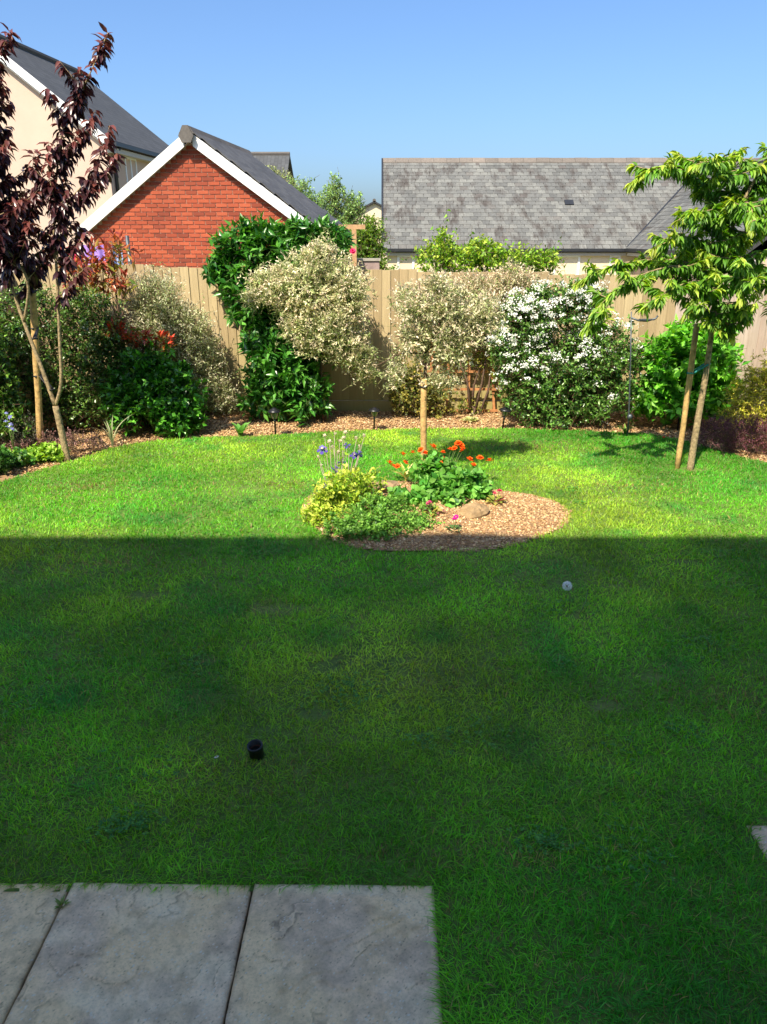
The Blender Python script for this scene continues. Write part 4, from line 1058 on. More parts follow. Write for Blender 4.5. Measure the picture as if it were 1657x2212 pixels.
# ------------------------------------------------------------------ island bed plants
def gz(x, y): return float(island_z(np.array(x), np.array(y)))
shrub('yellow_loosestrife', 'yellow-green clump at the left end of the island bed', 'plant', (-.42, 5.4, 0),
      [(-.48, 5.35, .1, .18, .15, .11), (-.36, 5.55, .2, .2, .15, .18), (-.2, 5.7, .22, .2, .15, .18), (-.5, 5.45, .18, .1, .12, .14)], 210, .14, 8, .042, .02, [srgb('648a22'), srgb('88ac30'), srgb('b2c846'), srgb('ccd05a')], T_MID, 'leaf', t0=.15, spread=(1.2, .7), taper=.25, up=.7, stem_mat='green_stem', stem_r=.002, limbs=0)
shrub('green_mat_plant', 'low mat of small green leaves at the front of the island bed', 'plant', (-.08, 5.22, 0),
      [(-.24, 5.16, .09, .24, .2, .1), (.04, 5.14, .1, .24, .2, .11), (.25, 5.2, .08, .18, .18, .08), (-.02, 5.4, .14, .26, .16, .1), (-.1, 5.02, .07, .22, .12, .07), (.32, 5.42, .1, .14, .14, .08)], 520, .09, 8, .026, .016, [srgb('3f6e22'), srgb('5c8e30'), srgb('82b048')], T_SMALL, 'leaf', t0=.15, spread=(1.2, .8), taper=.2, up=.8, stem_mat='green_stem', stem_r=.0018, limbs=0)
shrub('leafy_perennial', 'dark green leafy clump beside the willow post in the island bed', 'plant', (.5, 5.85, 0),
      [(.42, 5.75, .15, .2, .16, .14), (.68, 5.85, .18, .22, .18, .16), (.45, 6.05, .22, .22, .16, .16), (.3, 5.62, .12, .12, .12, .1), (.55, 5.6, .1, .16, .12, .1), (.15, 5.65, .1, .16, .14, .09), (.8, 5.75, .1, .14, .12, .1)], 150, .14, 7, .06, .044, [srgb('2c6420'), srgb('418028'), srgb('5c9c38'), srgb('80b450')], T_BIG, 'leaf', t0=.2, spread=(1.2, .8), taper=.15, up=.7, stem_mat='green_stem', stem_r=.002, limbs=0)

def stalk_flowers(name, label, cat, loc, stalks, stem_mat, head, stem_r=.0025):
    """stalks: (foot, top); head(parent, point, i) adds the flower part"""
    t = thing(name, loc, 0, label, cat)
    lc = Vector(loc)
    for i, (a, b_) in enumerate(stalks):
        a, b_ = Vector(a) - lc, Vector(b_) - lc; m = a.lerp(b_, .5) + Vector((random.uniform(-.015, .015), random.uniform(-.015, .015), .01))
        MB().tube([a, m, b_], [stem_r, stem_r * .85, stem_r * .6], 5).build('stem', M[stem_mat], t, True)
        head(t, b_, i)
    return t
def petals_mesh(name, rings, cols, cen):
    """rings: (count, radius, width, tilt, lift)"""
    P, A, U, L, W, C = [], [], [], [], [], []
    for q, (n, r_, w_, tilt, lift) in enumerate(rings):
        for k in range(n):
            a = 2 * math.pi * (k + .5 * (q % 2)) / n
            P.append((0, 0, lift)); A.append((math.cos(a) * math.cos(tilt), math.sin(a) * math.cos(tilt), math.sin(tilt))); U.append((0, 0, 1)); L.append(r_); W.append(w_); C.append(cols[q % len(cols)])
    V, F, CC = leaf_arrays(np.array(P, float), np.array(A, float), np.array(U, float), np.array(L), np.array(W), np.array(C, float), T_PETAL)
    # seed button
    n = 8; ring = np.array([(math.cos(k * .785) * cen[0], math.sin(k * .785) * cen[0], cen[1]) for k in range(n)] + [(0, 0, cen[1] + cen[0] * .6)])
    f2 = np.array([(k, (k + 1) % n, n) for k in range(n)]) + len(V)
    return tri_mesh(name, np.concatenate([V, ring]), np.concatenate([F, f2]), np.concatenate([CC, np.repeat(np.array([cen[2]]), n + 1, 0)]))
def flower_head(mesh, sc=1., tilt=.5, name='flower'):
    def h(t, p, i):
        o = link(name, mesh, M['petal'], t); o.location = p
        s = sc * random.uniform(.8, 1.2); o.scale = (s, s, s)
        o.rotation_euler = (random.uniform(-tilt, tilt) + .35, random.uniform(-tilt, tilt), random.uniform(0, 6))
    return h
ORG = petals_mesh('orange_flower', [(8, .026, .018, .15, 0), (7, .02, .016, .7, .003), (5, .012, .012, 1.1, .005)], [srgb('e8641a'), srgb('f07a22'), srgb('d9531a')], (.006, .008, srgb('c9a022')))
VIO = petals_mesh('violet_flower', [(5, .03, .022, -.25, 0), (5, .02, .014, .7, .004)], [srgb('5c4aa8'), srgb('8d86c8')], (.006, .01, srgb('d8d29a')))
BUD = petals_mesh('seed_head', [(5, .02, .01, 1.1, 0), (5, .016, .009, .5, 0)], [srgb('ddd6c0'), srgb('c9b8a8')], (.008, .012, srgb('d8d2b0')))
orange_pts = [(.09, 6.38, .16), (.125, 6.36, .17), (.17, 6.4, .27), (.33, 6.3, .34), (.37, 6.3, .31), (.53, 6.4, .29), (.53, 6.42, .22), (.6, 6.42, .31), (.635, 6.4, .325), (.67, 6.42, .365), (.7, 6.42, .345), (.71, 6.38, .315), (.86, 6.35, .25), (.8, 6.3, .2), (.2, 6.42, .19), (.94, 6.3, .24), (.05, 6.3, .22), (.26, 6.35, .3), (.44, 6.4, .34), (.75, 6.2, .28)]
stalk_flowers('orange_geum', 'orange flowers on thin stems around the willow post in the island bed', 'flowers', (.45, 6.25, 0), [((.45 + (x - .45) * .45, 6.2, .05), (x, y, z)) for x, y, z in orange_pts], 'green_stem', flower_head(ORG, 1.45))
vio_pts = [(-.5, 5.85, .47), (-.3, 5.85, .5), (-.34, 5.84, .37), (-.2, 5.82, .44), (-.4, 5.82, .31), (-.46, 5.6, .24), (-.24, 5.85, .42)]
bud_pts = [(-.53, 5.85, .4), (-.48, 5.86, .58), (-.4, 5.86, .59), (-.31, 5.86, .6), (-.16, 5.86, .57), (-.41, 5.85, .48), (-.36, 5.86, .53), (-.22, 5.86, .55), (-.52, 5.84, .33), (-.28, 5.85, .48), (-.19, 5.84, .49), (-.44, 5.85, .53), (-.38, 5.84, .44), (-.33, 5.85, .56)]
col_ = stalk_flowers('columbine', 'tall violet columbine stems with seed heads at the left of the island bed', 'flowers', (-.35, 5.8, 0), [((-.35 + (x + .35) * .4, 5.78, .05), (x, y, z)) for x, y, z in vio_pts], 'columbine_stem', flower_head(VIO, 1.5, .7))
for x, y, z in bud_pts:
    lc = Vector((-.35, 5.8, 0)); a = Vector((-.35 + (x + .35) * .4, 5.78, .05)) - lc; b_ = Vector((x, y, z)) - lc
    MB().tube([a, a.lerp(b_, .5) + Vector((random.uniform(-.015, .015), 0, .01)), b_], [.0038, .003, .0022], 5).build('stem', M['columbine_stem'], col_, True)
    flower_head(BUD, 1.5, .5, 'seed_head')(col_, b_, 0)
# strap leaved bulbs with yellowing leaves behind the island plants
def strap_plant(name, label, loc, n, ll, w, cols, spread=.5, single=True):
    t = thing(name, loc, 0, label, 'plant')
    for i in range(n):
        a = 2 * math.pi * i / n + random.uniform(-.4, .4); l = ll * random.uniform(.65, 1.15); k = 7; c = cols[i % len(cols)]
        V = []; lean = spread * random.uniform(.5, 1.3); dx, dy = math.cos(a), math.sin(a)
        for q in range(k):
            s = q / (k - 1); h = l * (s - .45 * lean * s * s); o_ = l * lean * s * s * .9 + .008
            ww = w * (math.sin(math.pi * (.12 + .88 * s)) ** .7) * (1 if q < k - 1 else .05)
            V += [(dx * o_ - dy * ww, dy * o_ + dx * ww, h + .01), (dx * o_, dy * o_, h - ww * .35 + .01), (dx * o_ + dy * ww, dy * o_ - dx * ww, h + .01)]
        F = []
        for q in range(k - 1):
            b0 = q * 3
            for e in (0, 1): F += [(b0 + e, b0 + e + 1, b0 + e + 4), (b0 + e, b0 + e + 4, b0 + e + 3)]
        C = np.repeat(np.array([c]), len(V), 0) * random.uniform(.8, 1.2)
        link('leaf', tri_mesh('leaf', np.array(V), np.array(F), C), M['leaf'], t, True)
    return t
strap_plant('yellowing_bulb_leaves', 'yellowing strap leaves just left of the island post', (.2, 6.28, .05), 16, .2, .011, [srgb('a8ac4a'), srgb('c2b668'), srgb('7f9a36'), srgb('d0bf86')], .8)
strap_plant('foxglove_rosette', 'pale green leaf rosette at the lawn edge left of the first lamp', (-1.6, 8.06, .0), 13, .19, .032, [srgb('4f8a34'), srgb('6ba548'), srgb('82b65c')], .75)
strap_plant('strap_leaf_plant', 'arching grass-like leaves beside the purple tree trunk', (-2.88, 7.62, 0), 10, .42, .008, [srgb('7f8a5c'), srgb('a8ab84')], .6)
strap_plant('strap_leaf_plant', 'dark strap leaf tuft under the glossy low shrub', (-2.15, 8.12, 0), 22, .22, .008, [srgb('2c5a1c'), srgb('3f6e26')], .75)
strap_plant('strap_leaf_plant', 'small grassy tuft at the foot of the metal feeder pole', (2.72, 8.12, 0), 20, .16, .008, [srgb('5f8a30'), srgb('86a848')], .7)
strap_plant('strap_leaf_plant', 'tuft of grass blades at the foot of the cherry stake', (2.88, 6.88, 0), 16, .22, .008, [srgb('5a9030'), srgb('86b046')], .6)

def rosette(label, loc, cols, fcol, n=14, sz=.06, nfl=2, name='heuchera'):
    t = thing(name, loc, 0, label, 'plant')
    P, A, U, L, W, C = [], [], [], [], [], []
    for i in range(n):
        a = i * 2.4; r_ = .012 * math.sqrt(i) ; tilt = .75 - .6 * i / n
        P.append((loc[0] + r_ * math.cos(a), loc[1] + r_ * math.sin(a), loc[2] + .015)); A.append((math.cos(a), math.sin(a), tilt)); U.append((0, 0, 1)); L.append(sz * random.uniform(.7, 1.15)); W.append(sz * .7 * random.uniform(.8, 1.1)); C.append(cols[i % len(cols)])
    leaves_part(t, loc, *[np.array(q, float) for q in (P, A, U, L, W, C)], T_BIG, M['leaf'], 'leaves')
    me = petals_mesh('flower', [(6, .022, .018, .35, 0), (5, .016, .014, .9, .003)], [fcol, tuple(min(1, c * 1.3) for c in fcol)], (.005, .008, srgb('c8a850')))
    for k in range(nfl):
        p = Vector((random.uniform(-.035, .035), random.uniform(-.03, .02), .07 + random.uniform(0, .03)))
        MB().tube([(p.x * .5, p.y * .5, .0), tuple(p)], .002, 5).build('stem', M['green_stem'], t)
        flower_head(me, 1.0)(t, p, k)
    return t
rosette('pink flowered rosette in front of the dark leafy clump', (.38, 5.36, gz(.38, 5.36)), [srgb('a8a048'), srgb('8f5a5a'), srgb('b5b060')], srgb('c04a78'), 16, .06, 3)
rosette('rosette with a crimson flower on the right half of the bark mulch', (.9, 5.62, gz(.9, 5.62)), [srgb('b0b050'), srgb('8a9a40'), srgb('9a5a48')], srgb('c02a5c'), 16, .065, 2)
rosette('small magenta flower in the shade at the island front', (.52, 5.06, gz(.52, 5.06)), [srgb('4a6a36'), srgb('5c7a40')], srgb('c81e96'), 12, .045, 2, 'magenta_flower')
rosette('pale yellow primrose at the right of the dark leafy clump', (.82, 5.98, gz(.82, 5.98) + .05), [srgb('8ab046'), srgb('a8c25c')], srgb('ddd07a'), 14, .06, 6, 'primrose')
rosette('scarlet flower low beside the cherry trunk', (3.05, 7.75, .0), [srgb('3c5a26'), srgb('4a6a2c')], srgb('cc1a22'), 12, .06, 2, 'red_flower')
rosette('cream-leaved small plant at the foot of the trellis', (1.05, 8.75, .01), [srgb('c9c890'), srgb('a9b06a'), srgb('8a9a50')], srgb('e5e0c8'), 18, .08, 3, 'variegated_rosette')

# bluebell spike far left
BLU = petals_mesh('bluebell', [(6, .022, .012, -.6, 0)], [srgb('8f93d8')], (.004, .002, srgb('b8bbe6')))
stalk_flowers('bluebell', 'pale blue flower spike in the dark shrub at the far left', 'flowers', (-3.72, 7.2, 0), [((-3.72, 7.2, 0), (-3.72 + dx, 7.18, z)) for dx, z in ((0, .48), (.02, .44), (-.02, .4), (.03, .37), (-.01, .34), (.04, .32))], 'green_stem', flower_head(BLU, 1.3))

# rocks
def rock(label, loc, s, rz, seed):
    bpy_v = []; n1, n2 = 9, 12; r = np.random.default_rng(seed)
    ph = r.random(6) * 6
    for i in range(n1 + 1):
        la = -math.pi / 2 + math.pi * i / n1
        for k in range(n2):
            lo = 2 * math.pi * k / n2; d = np.array([math.cos(la) * math.cos(lo), math.cos(la) * math.sin(lo), math.sin(la)])
            q = 1 + .16 * math.sin(d[0] * 3 + ph[0]) + .12 * math.sin(d[1] * 4 + ph[1]) + .1 * math.sin(d[2] * 5 + ph[2]) + .06 * math.sin(d[0] * 9 + d[1] * 7 + ph[3])
            e = np.sign(d) * np.abs(d) ** .75 * q
            bpy_v.append((e[0] * s[0], e[1] * s[1], e[2] * s[2]))
    F = [(i * n2 + k, i * n2 + (k + 1) % n2, (i + 1) * n2 + (k + 1) % n2, (i + 1) * n2 + k) for i in range(n1) for k in range(n2)]
    me = bpy.data.meshes.new('rock'); me.from_pydata(bpy_v, [], F)
    o = link('rock', me, M['rock']); o.location = loc; o.rotation_euler = (.1, -.15, rz)
    return tag(o, label, 'rock', 'rocks in the island bed')
rock('large flat-topped tan rock at the right of the leafy clump', (.72, 5.36, .085), (.11, .07, .09), .35, 1)
rock('pinkish rock lying behind the green mat plant', (.02, 5.93, .1), (.14, .08, .06), -.4, 2)
rock('small pale stone at the front edge of the island bed', (.22, 5.12, .05), (.055, .04, .03), .8, 3)
rock('small rounded reddish stone left of the dark leafy clump', (.2, 5.82, .1), (.06, .05, .045), .2, 4)

# bark chips
def chips(name, label, X, Y, Z, sz, cols):
    n = len(X); t = np.array([(x, y, z) for z in (-1, 1) for y in (-1, 1) for x in (-1, 1)], float) * .5
    f = np.array([(0, 2, 3), (0, 3, 1), (4, 5, 7), (4, 7, 6), (0, 1, 5), (0, 5, 4), (2, 6, 7), (2, 7, 3), (0, 4, 6), (0, 6, 2), (1, 3, 7), (1, 7, 5)])
    a = rng.random(n) * 6.28; tl = rng.normal(0, .35, (n, 2))
    A = norm(np.stack([np.cos(a), np.sin(a), tl[:, 0]], 1)); U = norm(np.stack([tl[:, 1], rng.normal(0, .3, n), np.ones(n)], 1))
    A, S, N = frames(A, U)
    L = sz * (.5 + rng.random(n)); W = L * (.35 + .4 * rng.random(n)); H = L * (.12 + .2 * rng.random(n))
    tt = t[None] * (1 + .25 * (rng.random((n, 8, 1)) - .5))
    V = np.stack([X, Y, Z], 1)[:, None] + A[:, None] * (tt[..., 0] * L[:, None])[..., None] + S[:, None] * (tt[..., 1] * W[:, None])[..., None] + N[:, None] * (tt[..., 2] * H[:, None])[..., None]
    C = jitter(np.array(cols)[rng.integers(0, len(cols), n)], .7, 1.3)
    F = (f[None] + (np.arange(n) * 8)[:, None, None]).reshape(-1, 3)
    o = link(name, tri_mesh(name, V.reshape(-1, 3), F, np.repeat(C, 8, 0)), M['chip'])
    return tag(o, label, 'bark mulch', kind='stuff')
CH = [srgb('b08c62'), srgb('bc9a6e'), srgb('c6a67a'), srgb('a27e56'), srgb('8e6c4a'), srgb('d2b68c')]
n = 26000
x = rng.uniform(-.8, 1.55, n); y = rng.uniform(4.6, 6.5, n); k = island_r(x, y) < 1.03
x, y = x[k], y[k]
chips('bark_mulch', 'reddish brown bark chip mulch covering the island bed', x, y, island_z(x, y) + .002, .016, CH)
n = 42000
x = rng.uniform(-3.6, 4.2, n); y = rng.uniform(6.7, 9.25, n); k = ~in_poly(x, y - .03, LAWN)
x, y = x[k], y[k]
chips('bark_mulch', 'brown bark chips along the border below the back fence', x, y, .0 + .03 * (fbm(x, y, .35, 9) - .5) + np.clip(y - 8.3, 0, 1) * .03, .02, CH)

# ------------------------------------------------------------------ trellis, lamps, feeder pole, small things
tr_ = thing('garden_trellis', (.9, 9.2, 0), 0, 'brown wooden trellis standing against the fence behind the island post', 'trellis')
for xb, xt in ((.58, .6), (.8, .8), (1.07, 1.05), (1.4, 1.3)):
    MB().beam((xb - .9, 0, .0), (xt - .9, 0, 1.02), .03, .02, (0, 1, 0)).build('upright', M['trellis_wood'], tr_)
for z, x0, x1 in ((.05, .5, 1.44), (.32, .5, 1.41), (.54, .44, 1.38), (.78, .36, 1.36), (.98, .5, 1.32)):
    MB().beam((x0 - .9, -.022, z), (x1 - .9, -.022, z), .018, .028).build('crossbar', M['trellis_wood'], tr_)

lamp_parts = None
def lamp(loc, h, label, tilt=0):
    global lamp_parts
    t = thing('solar_lamp', loc, 0, label, 'garden lamp', 'solar lamps along the border')
    t.rotation_euler = (0, tilt, 0)
    if lamp_parts is None:
        post = MB().lathe([(0, -.05), (.009, -.04), (.009, .17), (.013, .175), (.013, .19), (.009, .195), (.009, .21)], 10)
        body = MB().lathe([(.02, .21), (.024, .214), (.04, .275), (.044, .285)], 16)
        hat = MB().lathe([(.046, .284), (.062, .284), (.064, .29), (.05, .308), (.024, .325), (.02, .332), (.0, .334)], 18)
        ribs = [MB().beam((.022 * math.cos(a), .022 * math.sin(a), .212), (.045 * math.cos(a), .045 * math.sin(a), .286), .006, .006) for a in (0, 1.57, 3.14, 4.71)]
        mk = lambda m_, nm: (lambda me: (me.from_pydata(m_.v, [], m_.f), me)[1])(bpy.data.meshes.new(nm))
        lamp_parts = [('post', mk(post, 'post'), M['black_plastic']), ('glass', mk(body, 'glass'), M['lamp_glass']), ('hat', mk(hat, 'hat'), M['black_plastic'])] + [('rib', mk(r_, 'rib'), M['black_plastic']) for r_ in ribs]
    for nm, me, mt in lamp_parts:
        o = link(nm, me, mt, t, nm != 'rib'); o.scale = (1.15, 1.15, h / .334)
lamp((-1.21, 8.07, 0), .33, 'black solar lamp in front of the dark green climber')
lamp((-.11, 8.32, 0), .28, 'black solar lamp on bark left of the island post', .03)
lamp((1.38, 8.38, 0), .27, 'black solar lamp beside the trellis and white blossom shrub', .09)
lamp((3.38, 8.3, 0), .26, 'black solar lamp in shade under the bright green shrub')

fp = thing('feeder_pole', (2.73, 8.05, 0), 0, 'dark metal feeder pole with a side arm before the white blossom', 'feeder pole')
MB().tube([(0, 0, -.05), (-.01, 0, .2), (-.06, 0, .8), (-.115, 0, 1.36)], [.012, .009, .008, .006], 8).build('pole', M['dark_metal'], fp, True)
MB().lathe([(.0, .2), (.028, .205), (.03, .24), (.02, .26), (.0, .262)], 10).build('collar', M['dark_metal'], fp, True)
MB().tube([(-.112, 0, 1.3), (-.03, 0, 1.27), (.06, 0, 1.265), (.15, 0, 1.29), (.17, 0, 1.32)], .01, 7).build('arm', M['dark_metal'], fp, True)
MB().box(-.02, .13, -.03, .03, 1.274, 1.286).build('tray', M['dark_metal'], fp)

pp = thing('black_pipe', (-.54, 2.6, .02), 0, 'short open black plastic pipe sticking out of the lawn', 'pipe')
pp.rotation_euler = (rad(10), rad(-4), 0)
MB().lathe([(.031, -.06), (.031, .05), (.034, .052), (.034, .066), (.031, .068), (.0265, .066), (.0265, .0), (.0, -.002)], 24).build('tube', M['black_plastic'], pp, True)
MB().lathe([(.0268, .032), (.0245, .034), (.0245, .038), (.0268, .04)], 24).build('inner_ring', plain('rust', srgb('6a4038'), .7), pp, True)

def dandelion(label, loc, top, clock=True):
    t = thing('dandelion', loc, 0, label, 'dandelion'); lc = Vector(loc); b_ = Vector(top) - lc
    MB().tube([(0, 0, 0), tuple(b_ * .5 + Vector((.012, 0, .01))), tuple(b_)], [.0035, .003, .0025], 6).build('stem', M['green_stem'], t, True)
    if clock:
        n = 420; d = norm(rng.normal(size=(n, 3))); r_ = .029
        P = np.array(b_) + d * r_ * .55; A = d; U = norm(rng.normal(size=(n, 3)))
        C = np.full((n, 3), .9)
        V1 = leaf_arrays(P, A, U, np.full(n, r_ * .5), np.full(n, .0011), C, T_SMALL)
        P2 = np.array(b_) + d * r_; A2 = norm(np.cross(d, U)); V2 = leaf_arrays(P2, A2, d, np.full(n, .004), np.full(n, .003), C, T_SMALL)
        V = np.concatenate([V1[0], V2[0]]); F = np.concatenate([V1[1], V2[1] + len(V1[0])]); CC = np.concatenate([V1[2], V2[2]])
        tag(link('seed_head', tri_mesh('seed_head', V, F, CC), M['petal'], t), kind='stuff')
        MB().lathe([(0, -.008), (.007, -.003), (.008, .002), (0, .006)], 10, tuple(b_)).build('receptacle', M['dark_bark'], t, True)
    else:
        MB().lathe([(0, -.012), (.005, -.008), (.004, .004), (0, .01)], 8, tuple(b_)).build('bud', M['green_stem'], t, True)
dandelion('white dandelion clock standing in the shaded lawn', (1.1, 3.9, .02), (1.09, 3.96, .16))
dandelion('thin bent dandelion stalk right of the dandelion clock', (1.15, 3.86, .02), (1.22, 3.98, .12), False)
DAI = petals_mesh('daisy', [(12, .012, .004, .1, 0)], [(.8, .8, .8)], (.004, .003, srgb('d8b030')))
stalk_flowers('daisy', 'single tiny white daisy left of the black pipe', 'flowers', (-.7, 2.53, .02), [((-.7, 2.53, .02), (-.695, 2.53, .07))], 'green_stem', flower_head(DAI, 1.0, .2))

# ------------------------------------------------------------------ beyond the fence: clothes post, washing, wall, roses
cp = thing('wooden_tee_post', (-.58, 15.6, -.6), 0, 'wooden post with a cross bar beyond the fence beside the garage', 'post')
MB().beam((0, 0, 0), (0, 0, 2.84), .09, .09, (0, 1, 0)).build('upright', M['post_wood'], cp)
MB().beam((-.3, 0, 2.885), (.22, 0, 2.885), .07, .085).build('crossbar', M['post_wood'], cp)
MB().beam((-.2, -.0, 2.83), (-.03, 0, 2.5), .05, .05, (0, 1, 0)).build('brace', M['post_wood'], cp)

wl = thing('washing_line', (-6.3, 12.0, -.4), 0, 'thin washing line beyond the left end of the fence', 'washing line')
MB().tube([(0, 0, 2.5), (.9, 0, 2.41), (1.6, 0, 2.39), (2.4, 0, 2.45)], .0025, 5).build('line', M['concrete'], wl)
for xx in (0, 2.4): MB().tube([(xx, 0, 0), (xx, 0, 2.52)], .03, 8).build('post', M['dark_metal'], wl, True)
def cloth(label, x0, x1, z1, z0, c, seed):
    n, m = 16, 10; u = np.linspace(0, 1, n); v = np.linspace(0, 1, m); U_, V_ = np.meshgrid(u, v)
    X = x0 + (x1 - x0) * U_ + .03 * (V_) * np.sin(U_ * 9 + seed); Y = 12 + .05 * np.sin(U_ * 14 + seed) * (.3 + V_) + .02 * np.sin(V_ * 6); Z = z1 + (z0 - z1) * V_ * (1 + .08 * np.sin(U_ * 7 + seed)) - .02 * np.sin(np.pi * U_)
    P = np.stack([X, Y, Z], -1).reshape(-1, 3); a = (np.arange(m - 1)[:, None] * n + np.arange(n - 1)[None]).ravel()
    F = np.concatenate([np.stack([a, a + n, a + n + 1], 1), np.stack([a, a + n + 1, a + 1], 1)])
    Q = P.copy(); Q[:, 1] += .006
    me = tri_mesh('hanging_cloth', np.concatenate([P, Q]), np.concatenate([F, F[:, ::-1] + len(P)]))
    o = link('hanging_cloth', me, plain('cloth', c, .85, 0, .08, 12), None, True)
    return tag(o, label, 'laundry', 'washing on the line')
cloth('lilac cloth hanging on the washing line behind the copper red shrub', -4.6, -4.28, 1.99, 1.3, srgb('a884d8'), 1)
cloth('crimson cloth hanging left of the lilac cloth', -4.85, -4.62, 1.96, 1.3, srgb('b0204e'), 2.5)
cloth('pale blue cloth hanging right of the lilac cloth', -4.15, -4.0, 1.99, 1.3, srgb('8fa0c4'), 4)

gw = thing('garden_wall', (-.9, 19, -.65), 0, 'low pinkish brick wall beyond the fence left of the bungalow', 'wall')
MB().box(-.6, .8, 0, .22, 0, 2.2).build('wall', plain('pale_brick', srgb('94807a'), .9, 0, .25, 6), gw); MB().box(-.63, .83, -.03, .25, 2.203, 2.26).build('coping', M['concrete'], gw)

ROSE = petals_mesh('rose', [(6, .05, .05, .3, 0), (5, .04, .04, .8, .006), (4, .028, .03, 1.2, .01)], [srgb('e0326e'), srgb('ee5a8c'), srgb('c81e58')], (.008, .012, srgb('c02050')))
rt = shrub('rose_bush', 'thin rose with one bright pink bloom above the fence top', 'shrub', (-.4, 9.75, 0), [(-.4, 9.75, 1.72, .14, .1, .12), (-.25, 9.75, 1.62, .16, .1, .1)], 16, .2, 6, .045, .028, [srgb('4c5a30'), srgb('6a6a40')], T_MID, 'leaf', limbs=3)
o = link('flower', ROSE, M['petal'], rt); o.location = (.02, -.06, 1.93); o.rotation_euler = (1.0, .1, 0); o.scale = (.9, .9, .9)

# ------------------------------------------------------------------ clover, joint weed
strap_plant('joint_weed', 'tiny green weed growing in the left paving joint', (-1.064, 1.84, .012), 14, .028, .004, [srgb('6a8a3a'), srgb('8a9a4c')], .9)
def clover():
    P = []
    for i in range(60):
        cx, cy = rng.uniform(-2.6, 2.6), rng.uniform(2.05, 7.6)
        if abs(cx) > .52 * cy + .2 or island_r(np.array(cx), np.array(cy)) < 1.15: continue
        k = rng.integers(14, 60); sp = rng.uniform(.04, .13)
        P.append(np.stack([cx + rng.normal(0, sp, k), cy + rng.normal(0, sp * .8, k), .022 + rng.uniform(.01, .032, k)], 1))
    P = np.concatenate(P); P = P[~((P[:, 0] < PATIO[1] + .05) & (P[:, 1] < PATIO[3] + .05))]; P = np.repeat(P, 3, 0); n = len(P)
    a = np.tile(np.array([0, 2.094, 4.189]), n // 3) + np.repeat(rng.random(n // 3) * 6.28, 3)
    A = np.stack([np.cos(a), np.sin(a), rng.normal(.1, .15, n)], 1); U = norm(np.array([0, 0, 1.]) + rng.normal(0, .15, (n, 3)))
    C = jitter(np.array([srgb('4f8a34'), srgb('639c40'), srgb('3f7a30')])[rng.integers(0, 3, n)], .75, 1.25)
    V, F, CC = leaf_arrays(P, A, U, np.full(n, .011) * (.7 + .6 * rng.random(n)), np.full(n, .011), C, T_PETAL)
    tag(link('clover', tri_mesh('clover', V, F, CC), M['leaf']), 'small round clover leaves scattered through the lawn', 'clover', kind='stuff')
clover()

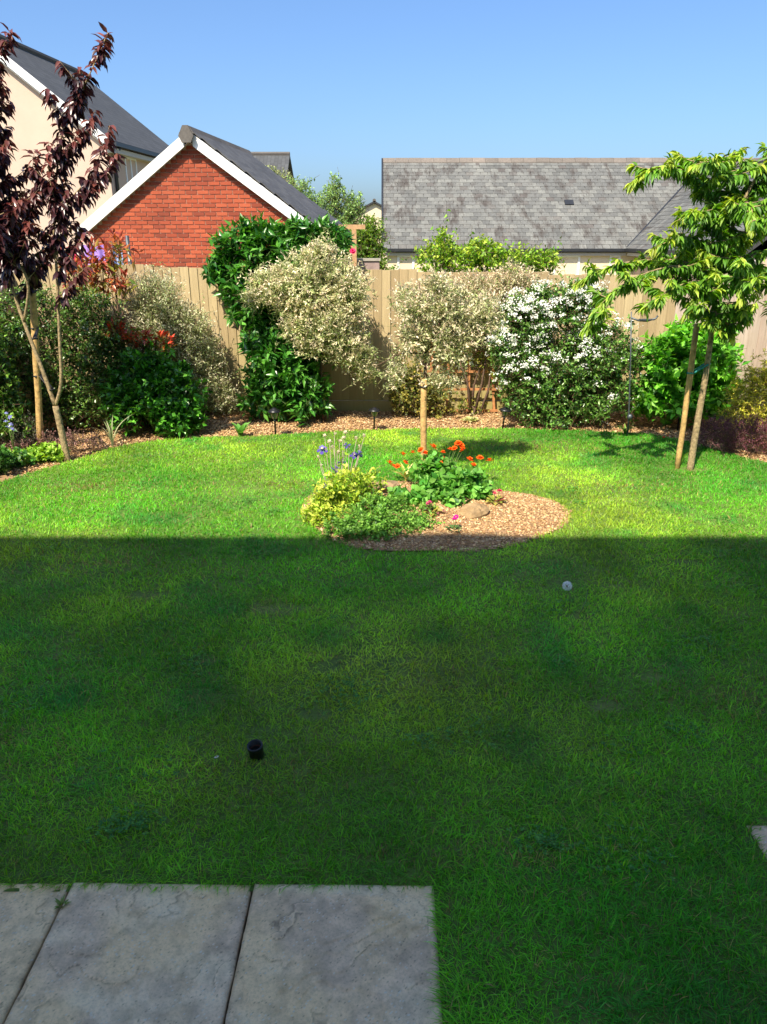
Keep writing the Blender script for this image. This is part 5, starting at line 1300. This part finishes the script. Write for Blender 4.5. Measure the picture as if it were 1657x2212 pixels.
# ------------------------------------------------------------------ grass
def grass():
    bare = [(-.62, 3.92, .17, .07), (-.3, 3.3, .1, .07), (-1.45, 4.1, .13, .06), (-.33, 2.9, .09, .06), (1.05, 2.95, .08, .045), (2.05, 4.6, .11, .055), (1.14, 3.84, .08, .05), (-.93, 3.35, .06, .04), (1.35, 3.2, .07, .045), (2.95, 6.72, .14, .08)]
    brown = [(-.55, 2.5, .3, .16), (.45, 3.2, .3, .12), (-1.7, 2.6, .3, .2), (1.8, 3.0, .35, .2), (-1.9, 4.6, .4, .2), (2.2, 6.2, .5, .18), (1.5, 7.6, .5, .2), (-.8, 6.3, .3, .12), (-2.6, 6.2, .5, .2), (.3, 2.05, .35, .06)]
    parts = []
    for y0, y1, dens, wd, ll in ((-.4, 1.95, 7000, .0034, .046), (1.3, 2.9, 19000, .0027, .043), (2.9, 4.2, 14000, .0032, .042), (4.2, 5.6, 8500, .0042, .042), (5.6, 7.0, 7500, .005, .038), (7.0, 8.5, 6500, .0058, .036)):
        hw = .56 * y1 + 1.0 if y1 > 1.96 else 2.2
        if y0 < 0: y1 = 1.3
        n = int(dens * (y1 - y0) * 2 * hw)
        x = rng.uniform(-hw, hw, n); y = rng.uniform(y0, y1, n)
        k = in_poly(x, y, LAWN) & (island_r(x, y) > 1.0) & ~((x > PATIO[0] + .01) & (x < PATIO[1] - .004) & (y > PATIO[2]) & (y < PATIO[3] - .006)) & ~((x > STONE[0] + .012) & (x < STONE[1] - .02) & (y > STONE[2] + .02) & (y < STONE[3] - .01))
        th = fbm(x, y, .55, 31, 3)
        pr = np.clip(.35 + 1.5 * th, 0, 1)
        for bx, by, rx, ry in bare:
            d = ((x - bx) / rx) ** 2 + ((y - by) / ry) ** 2 + 1.2 * (vnoise(x, y, .06, 77) - .5)
            pr = np.where(d < 1, pr * .28, pr)
        k &= rng.random(n) < pr
        parts.append((x[k], y[k], np.full(k.sum(), wd), np.full(k.sum(), ll)))
    x, y, wd, ll = (np.concatenate([p[i] for p in parts]) for i in range(4))
    n = len(x)
    lush = fbm(x, y, .9, 11, 4); tuft = vnoise(x, y, .11, 12); yel = fbm(x, y, 1.6, 21, 3)
    near_edge = ((x > PATIO[0]) & (x < PATIO[1] + .05) & (y > PATIO[3] - .01) & (y < PATIO[3] + .06)) | ((x > PATIO[1] - .01) & (x < PATIO[1] + .07) & (y < PATIO[3]))
    L = .9 * ll * (.45 + .55 * lush + .45 * tuft) * (.6 + .7 * rng.random(n)); L = np.where(near_edge, L * 1.3, L)
    # blades lean together within a tuft
    ta = 6.28 * 2 * vnoise(x, y, .13, 15) + rng.normal(0, 1.9, n); lean = np.clip(rng.normal(.85, .38, n), .05, 1.5)
    top_e = (x < PATIO[1] + .02) & (y > PATIO[3] - .02) & (y < PATIO[3] + .035); side_e = (x > PATIO[1] - .02) & (x < PATIO[1] + .04) & (y < PATIO[3])
    over = rng.random(n) < .6
    ta = np.where(top_e & over, -1.57 + rng.normal(0, .5, n), np.where(side_e & over, 3.14 + rng.normal(0, .5, n), ta)); lean = np.where((top_e | side_e) & over, rng.uniform(.7, 1.25, n), lean)
    dx, dy = np.cos(ta) * np.sin(lean), np.sin(ta) * np.sin(lean); dz = np.cos(lean)
    sa = ta + 1.57 + rng.normal(0, .6, n); sx, sy = np.cos(sa), np.sin(sa)
    z0 = .02 + lawn_z(x, y)
    b0 = np.stack([x, y, z0], 1); d = np.stack([dx, dy, dz], 1); s = np.stack([sx, sy, np.zeros(n)], 1)
    mid = b0 + d * (L * .55)[:, None]; bend = np.stack([dx * 1.5, dy * 1.5, dz * .72], 1); tip = mid + bend * (L * .5)[:, None]
    w = (wd * (.5 + .8 * rng.random(n) + .9 * (rng.random(n) < .12)))[:, None]
    V = np.stack([b0 - s * w * .45, b0 + s * w * .45, mid + s * w * .5, mid - s * w * .5, tip], 1).reshape(-1, 3)
    F = (np.array([(0, 1, 2), (0, 2, 3), (3, 2, 4)])[None] + (np.arange(n) * 5)[:, None, None]).reshape(-1, 3)
    g0, g1, g2, g3 = (np.array(srgb(h)) for h in ('4e9e28', '80c636', 'bcd84a', '3c943c'))
    q = np.clip((lush - .3) * 2.2 + rng.normal(0, .22, n), 0, 1)[:, None]
    C = g1 * (1 - q) + g0 * q
    q = np.clip((yel - .45) * 2.4 + rng.normal(0, .2, n), 0, 1)[:, None]; C = C * (1 - q) + g2 * q
    q = np.clip((vnoise(x, y, .3, 44) - .6) * 2.2 + rng.normal(0, .12, n), 0, 1)[:, None]; C = C * (1 - q) + g3 * q
    br = np.zeros(n)
    for bx, by, rx, ry in brown + bare:
        br = np.maximum(br, np.exp(-(((x - bx) / rx) ** 2 + ((y - by) / ry) ** 2)))
    st_ = rng.random(n) < (.05 + .5 * br * (vnoise(x, y, .07, 61) * 1.2))
    C[st_] = np.array(srgb('9a8a52')) * (.7 + .6 * rng.random((st_.sum(), 1)))
    dk = np.clip((fbm(x, y, .5, 91, 4) - .5) * 3.4, -1, 1)[:, None]; C = C * (1 - .3 * dk)
    C = jitter(C, .65, 1.35, .12)
    o = link('grass', tri_mesh('grass', V, F, np.repeat(C, 5, 0)), M['grass'])
    tag(o, 'short green lawn grass covering the whole garden', 'grass', kind='stuff')
    print('blades', n)
grass()
print('tris', sum(len(o.data.polygons) for o in scene.objects if o.type == 'MESH'), 'objects', len(scene.objects))
